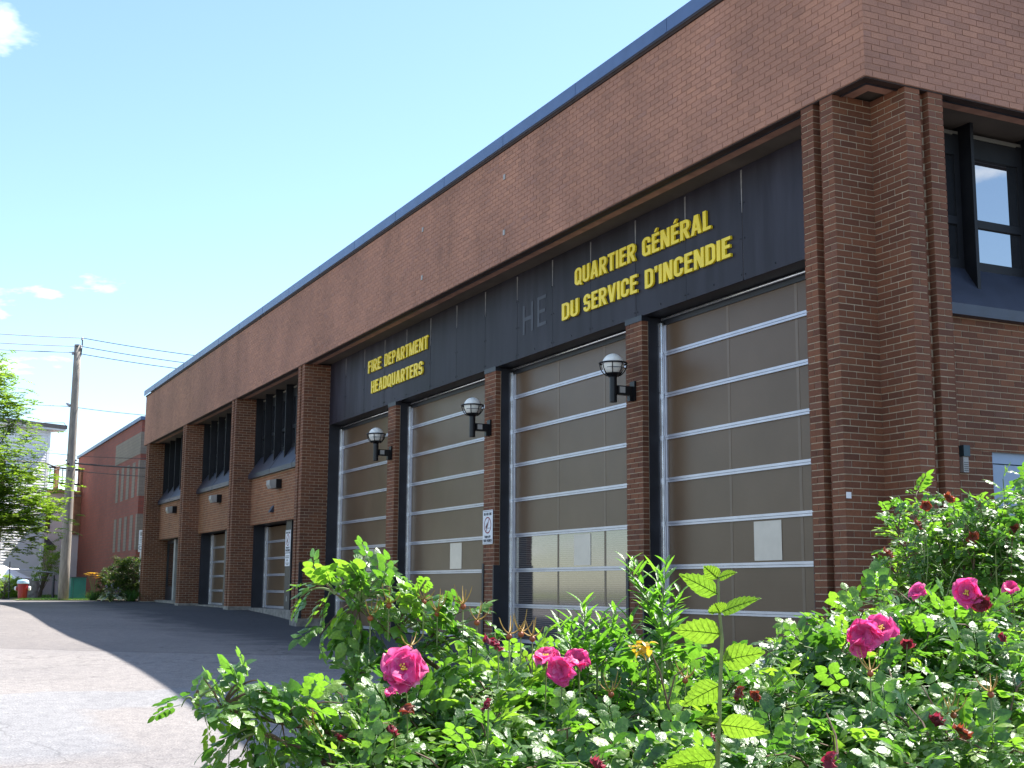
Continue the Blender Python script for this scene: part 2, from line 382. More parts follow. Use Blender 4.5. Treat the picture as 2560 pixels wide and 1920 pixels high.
def leaf_mat(name, stops, single=True, gloss=0.32, trans=0.42, back=1.25, spec=0.55, tcol=1.6):
    m, n, l, b = new_mat(name)
    if single:
        s = n.new('ShaderNodeObjectInfo'); out = s.outputs['Random']
    else:
        s = n.new('ShaderNodeAttribute'); s.attribute_name = 'rnd'; out = s.outputs['Fac']
    rp = ramp(n, stops); l.new(out, rp.inputs[0])
    nz = noise(n, l, 190.0, 3.0)
    g = ramp(n, [(0.3, (0.75,) * 3), (0.7, (1.25,) * 3)]); l.new(nz.outputs['Fac'], g.inputs[0])
    col = mix_rgb(n, l, 'MULTIPLY', 1.0, rp.outputs[0], g.outputs[0])
    l.new(col, b.inputs['Base Color'])
    b.inputs['Roughness'].default_value = gloss
    b.inputs['Specular IOR Level'].default_value = spec
    bump(n, l, b, nz.outputs['Fac'], 0.45, 0.004)
    tr = n.new('ShaderNodeBsdfTranslucent')
    tcx = mix_rgb(n, l, 'MULTIPLY', 1.0, col, (tcol * 1.15, tcol * 1.25, tcol * 0.45))
    l.new(tcx, tr.inputs['Color'])
    mx = n.new('ShaderNodeMixShader'); mx.inputs[0].default_value = trans
    l.new(b.outputs[0], mx.inputs[1]); l.new(tr.outputs[0], mx.inputs[2])
    l.new(mx.outputs[0], n['Material Output'].inputs['Surface'])
    return m
ROSE_STOPS = [(0.0, (0.032, 0.085, 0.02)), (0.45, (0.058, 0.13, 0.024)), (0.8, (0.09, 0.175, 0.028)), (1.0, (0.13, 0.21, 0.035))]
M_ROSE = leaf_mat('rose_leaf', ROSE_STOPS, gloss=0.36, trans=0.36, spec=0.62, tcol=2.9)
M_ROSE_S = leaf_mat('rose_leaf_mass', ROSE_STOPS, single=False, gloss=0.36, trans=0.36, spec=0.62, tcol=2.9)
M_DRYLEAF = leaf_mat('yellowing_leaf', [(0, (0.38, 0.16, 0.02)), (1, (0.45, 0.33, 0.05))], trans=0.35)
M_NETTLE = leaf_mat('nettle_leaf', [(0, (0.13, 0.24, 0.035)), (1, (0.18, 0.29, 0.045))], gloss=0.4, trans=0.5, spec=0.5, tcol=1.25)
M_WILLOW = leaf_mat('narrow_leaf', [(0, (0.05, 0.13, 0.022)), (1, (0.10, 0.2, 0.035))], gloss=0.35, trans=0.45, tcol=2.4)
M_TREE = leaf_mat('tree_leaf', [(0, (0.085, 0.15, 0.025)), (0.5, (0.13, 0.2, 0.03)), (1, (0.19, 0.25, 0.04))], single=False, gloss=0.45, trans=0.5, spec=0.35, tcol=2.0)
M_SHRUB = leaf_mat('shrub_leaf', [(0, (0.02, 0.05, 0.013)), (0.6, (0.045, 0.085, 0.018)), (1, (0.12, 0.15, 0.03))], single=False, gloss=0.45, trans=0.4)
M_LILYLEAF = leaf_mat('strap_leaf', [(0, (0.03, 0.085, 0.022)), (1, (0.07, 0.15, 0.03))], single=False, gloss=0.45, trans=0.4)
M_HOSTA = leaf_mat('hosta_leaf', [(0, (0.035, 0.075, 0.04)), (1, (0.06, 0.11, 0.055))], gloss=0.45, trans=0.3)
M_HOSTAW = leaf_mat('hosta_edge', [(0, (0.33, 0.36, 0.24)), (1, (0.4, 0.42, 0.28))], gloss=0.5, trans=0.3)
def petal_mat(name, stops, trans=0.35, tcol=1.3, radial=True):
    m, n, l, b = new_mat(name)
    s = n.new('ShaderNodeObjectInfo')
    rp = ramp(n, stops); l.new(s.outputs['Random'], rp.inputs[0])
    nz = noise(n, l, 70.0, 3.0); g = ramp(n, [(0.3, (0.85,) * 3), (0.7, (1.15,) * 3)]); l.new(nz.outputs['Fac'], g.inputs[0])
    col = mix_rgb(n, l, 'MULTIPLY', 1.0, rp.outputs[0], g.outputs[0])
    ln = n.new('ShaderNodeVectorMath'); ln.operation = 'LENGTH'; tcp_ = n.new('ShaderNodeTexCoord'); l.new(tcp_.outputs['Object'], ln.inputs[0])
    rad_ = ramp(n, [(0.004, (0.75, 0.45, 0.6)), (0.02, (0.92, 0.8, 0.9)), (0.036, (1.0, 1.25, 1.1)), (0.047, (1.05, 2.3, 1.25))]); l.new(ln.outputs['Value'], rad_.inputs[0])
    if radial: col = mix_rgb(n, l, 'MULTIPLY', 1.0, col, rad_.outputs[0])
    l.new(col, b.inputs['Base Color']); b.inputs['Roughness'].default_value = 0.5
    b.inputs['Sheen Weight'].default_value = 0.15
    tr = n.new('ShaderNodeBsdfTranslucent'); l.new(mix_rgb(n, l, 'MULTIPLY', 1.0, col, (tcol, tcol, tcol)), tr.inputs['Color'])
    mx = n.new('ShaderNodeMixShader'); mx.inputs[0].default_value = trans
    l.new(b.outputs[0], mx.inputs[1]); l.new(tr.outputs[0], mx.inputs[2])
    l.new(mx.outputs[0], n['Material Output'].inputs['Surface'])
    return m
M_PETAL = petal_mat('rose_petal', [(0, (0.80, 0.045, 0.25)), (0.6, (0.86, 0.085, 0.34)), (1, (0.90, 0.19, 0.45))], trans=0.45, tcol=1.15)
M_PETALD = petal_mat('faded_petal', [(0, (0.16, 0.008, 0.025)), (0.6, (0.27, 0.02, 0.05)), (1, (0.36, 0.05, 0.07))])
M_PETALO = petal_mat('withered_petal', [(0, (0.17, 0.03, 0.012)), (1, (0.30, 0.075, 0.025))])
M_PETALY = petal_mat('lily_petal', [(0, (0.75, 0.46, 0.02)), (1, (0.8, 0.55, 0.04))], radial=False)
M_PETALL = petal_mat('lavender_petal', [(0, (0.30, 0.24, 0.42)), (1, (0.40, 0.33, 0.52))], radial=False)
M_VEIN = leaf_mat('leaf_vein', [(0, (0.17, 0.27, 0.045)), (1, (0.2, 0.3, 0.05))], gloss=0.5, trans=0.6, spec=0.3, tcol=1.3)
M_SEPAL = plain('sepal', (0.36, 0.22, 0.05), 0.6, var=0.35, scale=40)
M_HIP = plain('rose_hip', (0.26, 0.065, 0.02), 0.5, var=0.3, scale=60)
M_STAMEN = plain('stamen', (0.7, 0.45, 0.06), 0.6)

# ------------------------------------------------------------------ mesh helpers
class MB:
    def __init__(self):
        self.v = []; self.f = []; self.rnd = []
    def add(self, vs, fs, rnd=None):
        o = len(self.v); self.v.extend(tuple(map(float, p)) for p in vs)
        for f in fs:
            self.f.append(tuple(o + i for i in f)); self.rnd.append(0.5 if rnd is None else rnd)
        return self
    def box(self, x0, x1, y0, y1, z0, z1, rnd=None):
        vs = [(x0, y0, z0), (x1, y0, z0), (x1, y1, z0), (x0, y1, z0), (x0, y0, z1), (x1, y0, z1), (x1, y1, z1), (x0, y1, z1)]
        return self.add(vs, [(0, 3, 2, 1), (4, 5, 6, 7), (0, 1, 5, 4), (1, 2, 6, 5), (2, 3, 7, 6), (3, 0, 4, 7)], rnd)
    def obox(self, c, ax, ay, az, rnd=None):
        c, ax, ay, az = map(np.array, (c, ax, ay, az))
        vs = [c + sx * ax + sy * ay + sz * az for sz in (-1, 1) for sx, sy in ((-1, -1), (1, -1), (1, 1), (-1, 1))]
        return self.add(vs, [(0, 3, 2, 1), (4, 5, 6, 7), (0, 1, 5, 4), (1, 2, 6, 5), (2, 3, 7, 6), (3, 0, 4, 7)], rnd)
    def tube(self, pts, rad, n=8, caps=True, rnd=None):
        pts = [np.array(p, float) for p in pts]
        if not hasattr(rad, '__len__'): rad = [rad] * len(pts)
        o = []; up = np.array([0, 0, 1.0])
        prev = None
        for i, p in enumerate(pts):
            d = pts[min(i + 1, len(pts) - 1)] - pts[max(i - 1, 0)]
            d = d / (np.linalg.norm(d) + 1e-12)
            if prev is None:
                a = np.cross(d, up if abs(d[2]) < 0.95 else np.array([1.0, 0, 0]))
            else:
                a = prev - d * (prev @ d)
            a /= np.linalg.norm(a) + 1e-12; prev = a; b = np.cross(d, a)
            for k in range(n):
                t = 2 * math.pi * k / n
                o.append(p + rad[i] * (math.cos(t) * a + math.sin(t) * b))
        fs = []
        for i in range(len(pts) - 1):
            for k in range(n):
                fs.append((i * n + k, i * n + (k + 1) % n, (i + 1) * n + (k + 1) % n, (i + 1) * n + k))
        if caps:
            fs.append(tuple(range(n - 1, -1, -1))); fs.append(tuple((len(pts) - 1) * n + k for k in range(n)))
        return self.add(o, fs, rnd)
    def lathe(self, c, prof, n=20):
        c = np.array(c, float); vs = []; fs = []
        for r_, z in prof:
            for k in range(n):
                t = 2 * math.pi * k / n; vs.append(c + np.array([r_ * math.cos(t), r_ * math.sin(t), z]))
        for i in range(len(prof) - 1):
            for k in range(n):
                fs.append((i * n + k, i * n + (k + 1) % n, (i + 1) * n + (k + 1) % n, (i + 1) * n + k))
        fs.append(tuple(range(n - 1, -1, -1))); fs.append(tuple((len(prof) - 1) * n + k for k in range(n)))
        return self.add(vs, fs)
    def prism(self, poly, axis, a, b):                 # polygon in the two other axes, extruded along axis from a to b
        n = len(poly); vs = []
        for t in (a, b):
            for p, q in poly:
                vs.append({'x': (t, p, q), 'y': (p, t, q), 'z': (p, q, t)}[axis])
        fs = [tuple(range(n)), tuple(range(2 * n - 1, n - 1, -1))] + [(i, (i + 1) % n + 0, (i + 1) % n + n, i + n) for i in range(n)]
        return self.add(vs, fs)
    def mesh(self, name, mat, off=(0, 0, 0), smooth=False, attr=False):
        me = bpy.data.meshes.new(name)
        v = np.array(self.v, float).reshape(-1, 3) - np.array(off, float)
        me.from_pydata(v.tolist(), [], self.f)
        if mat is not None: me.materials.append(mat)
        if attr:
            at_ = me.attributes.new('rnd', 'FLOAT', 'FACE')
            at_.data.foreach_set('value', np.array(self.rnd, np.float32))
        if smooth: me.polygons.foreach_set('use_smooth', [True] * len(me.polygons))
        me.update()
        return me
    def build(self, name, mat, parent=None, smooth=False, attr=False, fix=False):
        off = root_loc(parent)
        me = self.mesh(name, mat, off, smooth, attr)
        if fix:
            import bmesh
            bm = bmesh.new(); bm.from_mesh(me); bmesh.ops.recalc_face_normals(bm, faces=bm.faces); bm.to_mesh(me); bm.free()
        return link(name, me, parent)
def root_loc(o):
    p = np.zeros(3)
    while o is not None:
        p += np.array(o.location); o = o.parent
    return p
def link(name, me, parent=None, loc=None):
    o = bpy.data.objects.new(name, me); COL.objects.link(o)
    o.parent = parent
    if loc is not None: o.location = np.array(loc, float) - root_loc(parent)
    return o
def thing(name, label, cat, loc=(0, 0, 0), group=None):
    o = bpy.data.objects.new(name, None); COL.objects.link(o)
    o.location = loc; o.empty_display_size = 0.2
    return tag(o, label, cat, group)
def tag(o, label=None, cat=None, group=None, kind=None):
    if label: o['label'] = label
    if cat: o['category'] = cat
    if group: o['group'] = group
    if kind: o['kind'] = kind
    return o
def P(name, mat, parent, *boxes, **kw):
    m = MB()
    for b in boxes: m.box(*b)
    return m.build(name, mat, parent, **kw)

# ------------------------------------------------------------------ the ground
def make_ground():
    xs = np.concatenate([np.array([-900, -400, -200, -120, -90]), np.arange(-70, 16.01, 0.5), np.array([22, 30, 45, 70, 120, 250, 600])])
    ys = np.concatenate([np.array([-900, -400, -200, -100, -60, -40, -28, -20]), np.arange(-14, 2.51, 0.5), np.array([5, 10, 18, 30, 60, 120, 250, 600, 900])])
    mb = MB(); nx, ny = len(xs), len(ys)
    mb.v = [(float(x), float(y), ground_z(x, y)) for x in xs for y in ys]
    for i in range(nx - 1):
        for j in range(ny - 1):
            a = i * ny + j
            mb.f.append((a, a + ny, a + ny + 1, a + 1)); mb.rnd.append(0.5)
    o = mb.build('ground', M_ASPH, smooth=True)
    tag(o, kind='structure')
make_ground()

# ------------------------------------------------------------------ the fire station
ZS = 5.752                       # soffit / underside of the brick parapet
ZT = 7.487                       # top of the parapet brickwork
ZC = 7.712                       # top of the metal coping
XE = -37.45                      # far end
YB = 18.6                        # depth of the end face
CO = 0.2 / 3.0                   # one brick course
REC = 0.006
station = thing('fire_station', 'long brown brick fire station with tall brick parapet and ribbed overhead doors', 'building', (0, 0, 0))

PILASTERS = [-0.51, -18.28, -24.35, -30.48, -36.52]     # right edges
PIL_B = [(0.51, 1.0), (6.55, 7.04), (12.6, 13.09), (17.6, 18.09)]
class Bricks:
    def __init__(self): self.mb = MB(); self.singles = []
    def face(self, o, u, n, L, z0, z1, phase=0.0, depth=REC, single=False):
        u = np.array([u[0], u[1], 0.0]); n = np.array([n[0], n[1], 0.0]); o = np.array([o[0], o[1], 0.0])
        i0 = int(math.floor((ZS - z1) / CO + 1e-6)); i1 = int(math.ceil((ZS - z0) / CO - 1e-6))
        for i in range(i0, i1):
            zt = ZS - i * CO - 0.005; zb = zt - 0.0567
            zt, zb = min(zt, z1 - 0.002), max(zb, z0 + 0.002)
            if zt - zb < 0.015: continue
            a = -0.2 + phase + (0.1 if i % 2 else 0.0)
            while a < L:
                p, q = max(a, 0.0), min(a + 0.19, L)
                a += 0.2
                if q - p < 0.025: continue
                d = random.uniform(-0.0012, 0.0012)
                rv = random.random()
                if single and abs((zt - zb) - 0.0567) < 1e-4:
                    self.singles.append((o, u, n, p, q, zb, zt, d)); continue
                self.one(o, u, n, p, q, zb, zt, d, depth, rv)
    def one(self, o, u, n, p, q, zb, zt, d, depth, rv):
        j = [random.uniform(-0.0012, 0.0012) for _ in range(4)]
        f = o + n * d; k = o - n * depth
        A = [f + u * (p + j[0]) + [0, 0, zb + j[2]], f + u * (q + j[1]) + [0, 0, zb + j[3]], f + u * (q + j[1]) + [0, 0, zt + j[2]], f + u * (p + j[0]) + [0, 0, zt + j[3]]]
        B = [k + u * p + [0, 0, zb], k + u * q + [0, 0, zb], k + u * q + [0, 0, zt], k + u * p + [0, 0, zt]]
        self.mb.add(A + B, [(0, 1, 2, 3), (1, 0, 4, 5), (2, 1, 5, 6), (3, 2, 6, 7), (0, 3, 7, 4)], rv)
bp = Bricks(); bpar = Bricks(); bspa = Bricks()
class Core:
    def __init__(self): self.b = []
    def box(self, *a): self.b.append(a)
core = Core(); core_par = Core()
def pilaster_A(xr, ztop=ZS, zbot=-0.1, left=True, right=True, side_to=0.80, single=False, zb=0.19):
    xl = xr - 0.49; yf = 0.02; gx0, gx1, gd = xl + 0.19, xr - 0.19, 0.11
    r = REC
    core.box(xl + r, gx0 - r, yf + r, gd, zbot, ztop - 0.001)
    core.box(gx1 + r, xr - r, yf + r, gd, zbot, ztop - 0.001)
    core.box(xl + r, xr - r, gd, 1.0, zbot, ztop - 0.0015)
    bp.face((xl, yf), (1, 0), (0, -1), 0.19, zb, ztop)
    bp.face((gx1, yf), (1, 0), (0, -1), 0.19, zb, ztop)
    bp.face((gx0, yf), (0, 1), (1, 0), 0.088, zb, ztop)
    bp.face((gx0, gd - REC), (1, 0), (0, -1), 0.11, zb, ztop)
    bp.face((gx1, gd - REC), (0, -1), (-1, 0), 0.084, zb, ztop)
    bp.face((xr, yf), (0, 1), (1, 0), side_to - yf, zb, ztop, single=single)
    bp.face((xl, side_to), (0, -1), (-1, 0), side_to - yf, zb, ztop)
def pilaster_B(y0, y1, single=False):
    xf = -0.02; g0, g1, gd = y0 + 0.19, y1 - 0.19, -0.11; r = REC
    core.box(gd, xf - r, y0 + r, g0 - r, -0.6, ZS - 0.002)
    core.box(gd, xf - r, g1 + r, y1 - r, -0.6, ZS - 0.002)
    core.box(-1.0, gd, y0 + r, y1 - r, -0.6, ZS - 0.0025)
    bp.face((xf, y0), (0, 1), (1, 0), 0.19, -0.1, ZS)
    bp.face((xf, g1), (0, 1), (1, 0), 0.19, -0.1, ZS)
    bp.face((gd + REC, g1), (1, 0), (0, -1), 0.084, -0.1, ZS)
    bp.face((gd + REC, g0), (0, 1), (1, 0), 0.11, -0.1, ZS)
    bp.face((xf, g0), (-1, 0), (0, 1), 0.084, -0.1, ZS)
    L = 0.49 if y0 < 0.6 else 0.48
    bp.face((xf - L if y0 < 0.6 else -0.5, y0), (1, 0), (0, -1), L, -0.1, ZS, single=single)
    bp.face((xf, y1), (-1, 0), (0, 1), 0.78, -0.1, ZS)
for i, xr in enumerate(PILASTERS):
    pilaster_A(xr, side_to=0.51 if i == 0 else (0.62 if i == 1 else 0.80), zbot=-0.6 if i == 0 else 0.1, zb=-0.1 if i == 0 else (0.19 if i == 1 else 0.36), single=(i == 0))
for i, (a, b) in enumerate(PIL_B): pilaster_B(a, b, single=(i == 0))
# far-end pair of the notch
core.box(XE + 0.02, XE + 0.44, 0.51, 1.2, 0.0, ZS - 0.003)

# parapet: A face, B face, far end, back
core_par.box(XE + REC, -REC, REC, 0.30, ZS + 0.001, ZT)
core_par.box(-0.30, -REC, 0.30, YB, ZS + 0.001, ZT)
core_par.box(XE + REC, XE + 0.30, 0.30, YB, ZS + 0.001, ZT)
core_par.box(XE + 0.30, -0.30, YB - 0.3, YB, ZS - 6.0, ZT)
bpar.face((XE, 0.0), (1, 0), (0, -1), -XE, ZS, ZT, depth=0.0045)
bpar.face((0.0, 0.0), (0, 1), (1, 0), YB, ZS, ZT, depth=0.0045)
bpar.face((XE, YB), (0, -1), (-1, 0), YB, ZS, ZT, depth=0.0045)

# brick columns between the big doors
COLUMNS = [(-14.54, -14.13), (-10.02, -9.60), (-5.51, -5.10)]
ZF = 4.41
for cl, cr in COLUMNS:
    core.box(cl + REC, cr - REC, 0.615 + REC, 0.715, -0.1, 4.345)
    bp.face((cl, 0.615), (1, 0), (0, -1), cr - cl, 0.02, 4.345)
    bp.face((cr, 0.615), (0, 1), (1, 0), 0.09, 0.02, 4.345)
    bp.face((cl, 0.705), (0, -1), (-1, 0), 0.09, 0.02, 4.345)

# upper bays: spandrel brick between pilasters
BAYS = [(-24.35, -18.77), (-30.48, -24.84), (-36.52, -30.97)]
for x0, x1 in BAYS:
    core.box(x0, x1, 0.50 + REC, 0.78, 2.435, 3.70)
    bspa.face((x0, 0.50), (1, 0), (0, -1), x1 - x0, 2.43, 3.64)
# B face wall below the windows, with the door opening
BAYS_B = [(1.0, 6.55), (7.04, 12.6), (13.09, 17.6)]
for i, (y0, y1) in enumerate(BAYS_B):
    if i == 0:
        core.box(-0.80, -0.50 - REC, y0, 1.93, -0.6, 3.70); core.box(-0.80, -0.50 - REC, 2.95, y1, -0.6, 3.70)
        core.box(-0.80, -0.50 - REC, 1.93, 2.95, 2.262, 3.70)
        bp.face((-0.50, y0), (0, 1), (1, 0), 0.93, -0.1, 2.262); bp.face((-0.50, 2.95), (0, 1), (1, 0), y1 - 2.95, -0.1, 2.262, phase=0.05)
        bp.face((-0.50, y0), (0, 1), (1, 0), y1 - y0, 2.262, 3.645)
        bp.face((-0.50, 1.93), (-1, 0), (0, 1), 0.08, -0.1, 2.262)
    else:
        core.box(-0.80, -0.50 - REC, y0, y1, -0.6, 3.70)
        bp.face((-0.50, y0), (0, 1), (1, 0), y1 - y0, -0.1, 3.645)

for b_ in core.b: P('wall_core', M_MORT, station, b_)
for b_ in core_par.b: P('parapet_core', M_MORT_P, station, b_)
P('rear_wall', M_BACKB, station, (XE + 0.35, XE + 0.75, 1.2, YB - 0.31, -0.2, 5.74), (-0.85, -0.6, 18.09, YB, -0.5, 5.74))
# single bricks on the near corner: 300 of them, the rest joined
full_me = {}
def single_brick(L):
    key = round(L, 3)
    if key not in full_me:
        mb = MB(); h = 0.0567; b_ = 0.0012
        A = [(b_, 0, b_), (L - b_, 0, b_), (L - b_, 0, h - b_), (b_, 0, h - b_)]
        B = [(0, b_, 0), (L, b_, 0), (L, b_, h), (0, b_, h)]
        D = [(0, REC + 0.004, 0), (L, REC + 0.004, 0), (L, REC + 0.004, h), (0, REC + 0.004, h)]
        fs = [(0, 1, 2, 3)]
        for s in (0, 4):
            for k in range(4): fs.append((s + (k + 1) % 4, s + k, s + 4 + k, s + 4 + (k + 1) % 4))
        mb.add(A + B + D, fs)
        full_me[key] = mb.mesh('brick', M_PIL1)
    return full_me[key]
sing = sorted(bp.singles, key=lambda s: -s[5])
vis = [s for s in sing if s[5] > 1.2][:300]
rest = [s for s in sing if s not in vis] if False else sing[len(vis):]
for (o, u, n, p, q, zb, zt, d) in vis:
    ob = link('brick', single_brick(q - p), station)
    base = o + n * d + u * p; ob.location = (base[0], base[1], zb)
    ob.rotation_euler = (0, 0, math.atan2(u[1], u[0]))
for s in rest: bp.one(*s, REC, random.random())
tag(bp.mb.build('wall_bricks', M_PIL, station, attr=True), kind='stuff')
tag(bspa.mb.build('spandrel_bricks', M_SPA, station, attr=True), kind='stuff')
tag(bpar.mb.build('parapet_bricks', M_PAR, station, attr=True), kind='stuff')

# coping in lengths, with a dark rusty strip that stands in for the shadow below
P('coping_shadow_strip', M_RUST, station, (XE - 0.02, 0.02, -0.02, 0.33, ZT, ZT + 0.045), (-0.33, 0.02, 0.33, YB, ZT, ZT + 0.045))
xj = [0.065]
x = -3.39
while x > XE + 0.5: xj.append(x); x -= 2.265 if False else 2.30
xj.append(XE - 0.065)
for a, b in zip(xj[:-1], xj[1:]):
    m = MB()
    m.prism([(-0.065, ZT + 0.043), (-0.055, ZT + 0.043), (-0.055, ZC - 0.01), (0.34, ZC - 0.03), (0.34, ZC - 0.018), (-0.065, ZC)], 'x', b + 0.003, a - 0.003)
    m.box(b - 0.02, b + 0.02, -0.068, -0.0651, ZT + 0.045, ZC - 0.004)
    m.build('coping', M_COPING, station, fix=True)
yj = [0.345] + [3.2 + 2.3 * k for k in range(7)]
for a, b in zip(yj[:-1], yj[1:]):
    MB().prism([(0.065, ZT + 0.043), (0.055, ZT + 0.043), (0.055, ZC - 0.01), (-0.34, ZC - 0.03), (-0.34, ZC - 0.018), (0.065, ZC)], 'y', a + 0.003, b - 0.003).build('coping', M_COPING, station, fix=True)
P('roof', M_ROOF, station, (XE + 0.3, -0.3, 0.3, YB - 0.3, 6.9, 7.0))

# soffit: steel lintel edge and boards behind it
P('lintel', M_RUST, station, (XE + 0.02, -0.02, 0.015, 0.115, ZS - 0.012, ZS + 0.0005), (-0.115, -0.015, 0.115, YB, ZS - 0.013, ZS + 0.0005))
P('soffit', M_SOFFIT, station, (XE + 0.03, -0.14, 0.14, 1.35, ZS + 0.03, ZS + 0.06), (-1.35, -0.14, 1.35, YB, ZS + 0.031, ZS + 0.061))
P('soffit_trim', M_STEEL, station, (XE + 0.03, -0.125, 0.116, 0.14, ZS - 0.02, ZS + 0.08), (-0.14, -0.1155, 0.14, YB, ZS - 0.02, ZS + 0.08))
# recess between soffit and panels, door header
P('door_header', M_STEEL, station, (-18.28, -1.0, 0.64, 0.93, ZF + 0.0, ZF + 0.02), (-18.28, -1.0, 0.93, 1.0, 4.30, ZS))
# fascia panels
FJ = [-18.28, -17.21, -16.01, -14.81, -13.615, -12.415, -11.22, -10.03, -8.825, -7.625, -6.46, -5.243, -4.047, -2.857, -1.66, -1.0]
for k, (a, b) in enumerate(zip(FJ[:-1], FJ[1:])):
    d = random.uniform(0, 0.004)
    fp = P('fascia_panel', M_FASCIA, station, (a + 0.004, b - 0.004, 0.62 - d, 0.64, ZF, ZS + 0.02))
    sc = MB()
    for zz in (ZF + 0.07, ZF + 0.5, ZF + 0.93):
        for xx in (a + 0.035, b - 0.035) + (((a + b) / 2,) if zz < ZF + 0.1 else ()):
            sc.tube([(xx, 0.621 - d, zz), (xx, 0.612 - d, zz)], 0.009, 7)
    sc.build('screw_heads', M_BLACK, fp)
    if k:
        MB().prism([(a - 0.003, ZS - 0.02), (a + 0.003, ZS - 0.02), (a + 0.003, ZF + 0.02), (a - 0.003, ZF + 0.02)], 'y', 0.63, 0.6225).build('joint_sealant', M_STREAK, station, fix=True)
        h = random.uniform(0.3, 0.55)
        MB().prism([(a - 0.017, ZS - 0.01), (a + 0.017, ZS - 0.01), (a + 0.004, ZS - h), (a - 0.004, ZS - h)], 'y', 0.617, 0.6145).build('sealant_run', M_STREAK, station, fix=True)
# faded outline of older letters
g = MB()
for (a, b, z0, z1) in ((-8.62, -8.55, 4.76, 5.22), (-8.33, -8.26, 4.78, 5.24), (-8.55, -8.33, 4.97, 5.03), (-8.12, -8.05, 4.80, 5.26), (-8.05, -7.83, 4.80, 4.85), (-8.05, -7.86, 5.0, 5.05), (-8.05, -7.83, 5.21, 5.26)):
    g.box(a, b, 0.6135, 0.6145, z0, z1)
g.build('faded_lettering', M_GHOST, station)

# big overhead doors
RAILS = [3.918, 3.364, 2.810, 2.252, 1.690, 1.140, 0.587]
DOORS = [(-18.28, -14.54), (-14.13, -10.02), (-9.60, -5.51), (-5.10, -1.0)]
def overhead_door(x0, x1, zt, zb, rails, y, name, clear=(), vision=None, struts=()):
    d = bpy.data.objects.new(name, None); COL.objects.link(d); d.parent = station
    lv = [zt] + list(rails) + [zb + 0.03]
    for i in range(len(lv) - 1):
        a, b = lv[i] - 0.03, lv[i + 1] + 0.03
        mt = M_CLEARRIB if i in clear else M_SHEET
        P('panel', mt, d, (x0 + 0.075, x1 - 0.02, y, y + 0.03, b, a))
        if vision and i == 6 - (0 if len(rails) == 7 else 3):
            P('vision_pane', M_CLEAR, d, (vision[0], vision[1], y - 0.006, y - 0.003, 1.19, 1.64))
        for s in struts:
            P('strut', M_STRUT, d, (s - 0.025, s + 0.025, y - 0.0025, y - 0.001, b, a))
    for z in rails:
        m = MB(); m.box(x0 + 0.055, x1 - 0.015, y - 0.028, y + 0.02, z - 0.001, z + 0.029); m.box(x0 + 0.055, x1 - 0.015, y - 0.024, y + 0.02, z - 0.030, z - 0.005)
        m.build('rail', M_ALU, d)
    P('rail', M_ALU, d, (x0 + 0.055, x1 - 0.015, y - 0.025, y + 0.02, zb, zb + 0.055))
    P('stile', M_ALU, d, (x0 + 0.035, x0 + 0.085, y - 0.02, y + 0.025, zb, zt - 0.02))
    return d
for k, (x0, x1) in enumerate(DOORS):
    vis_x = [(-16.62, -16.1), (-12.139, -11.632), (-7.562, -7.07), (-3.206, -2.692)][k]
    st = [(), (), (-8.06, -6.66), (-3.65, -2.33)][k]
    overhead_door(x0, x1, 4.36, 0.02, RAILS, 0.95, 'overhead_door', clear=(5, 6, 7) if k == 2 else (), vision=vis_x, struts=st)
    P('door_track', M_TRACK, station, (x0 + 0.002, x0 + 0.032, 0.865, 0.925, 0.02, 4.33), (x0 + 0.032, x0 + 0.045, 0.895, 0.925, 0.02, 4.33))
    MB().tube([(x0 + 0.05, 0.895, 4.375), (x1, 0.895, 4.375)], 0.017, 8).build('door_header_bar', M_TRACK, station, smooth=True)
    b_ = MB()
    for zz in np.arange(0.3, 4.3, 0.62): b_.tube([(x0 + 0.017, 0.866, zz), (x0 + 0.017, 0.858, zz)], 0.009, 6)
    b_.build('track_bolts', M_STEEL, station)
# steel jambs behind the columns and beside the pilasters
for cl, cr in COLUMNS:
    P('column_cap', M_STEEL, station, (cl - 0.01, cr + 0.005, 0.608, 0.72, 4.346, ZF + 0.012))
    P('steel_jamb', M_STEEL, station, (cl, cr - 0.003, 0.717, 0.93, -0.1, 4.40))
    P('jamb_plate', M_STEEL, station, (cr - 0.003, cr + 0.004, 0.72, 0.86, -0.1, 4.39))
    P('corner_guard', M_STEEL, station, (cl - 0.012, cl + 0.05, 0.598, 0.612, -0.05, 1.25), (cl - 0.012, cl + 0.0, 0.612, 0.68, -0.05, 1.25))
    P('corner_guard', M_STEEL, station, (cr - 0.02, cr + 0.014, 0.60, 0.608, -0.05, 1.22), (cr + 0.004, cr + 0.014, 0.608, 0.86, -0.05, 1.22))
P('steel_jamb', M_STEEL, station, (-18.29, -18.283, 0.62, 0.93, -0.05, ZF))
P('corner_guard', M_STEEL, station, (-1.675, -1.59, 0.56, 0.60, -0.05, 1.243))
P('corner_guard', M_STEEL, station, (-18.275, -18.262, 0.02, 0.105, 0.19, 1.39))
P('jamb_wall', M_STEEL, station, (-1.0, -0.52, 0.70, 1.0, -0.1, 5.7))

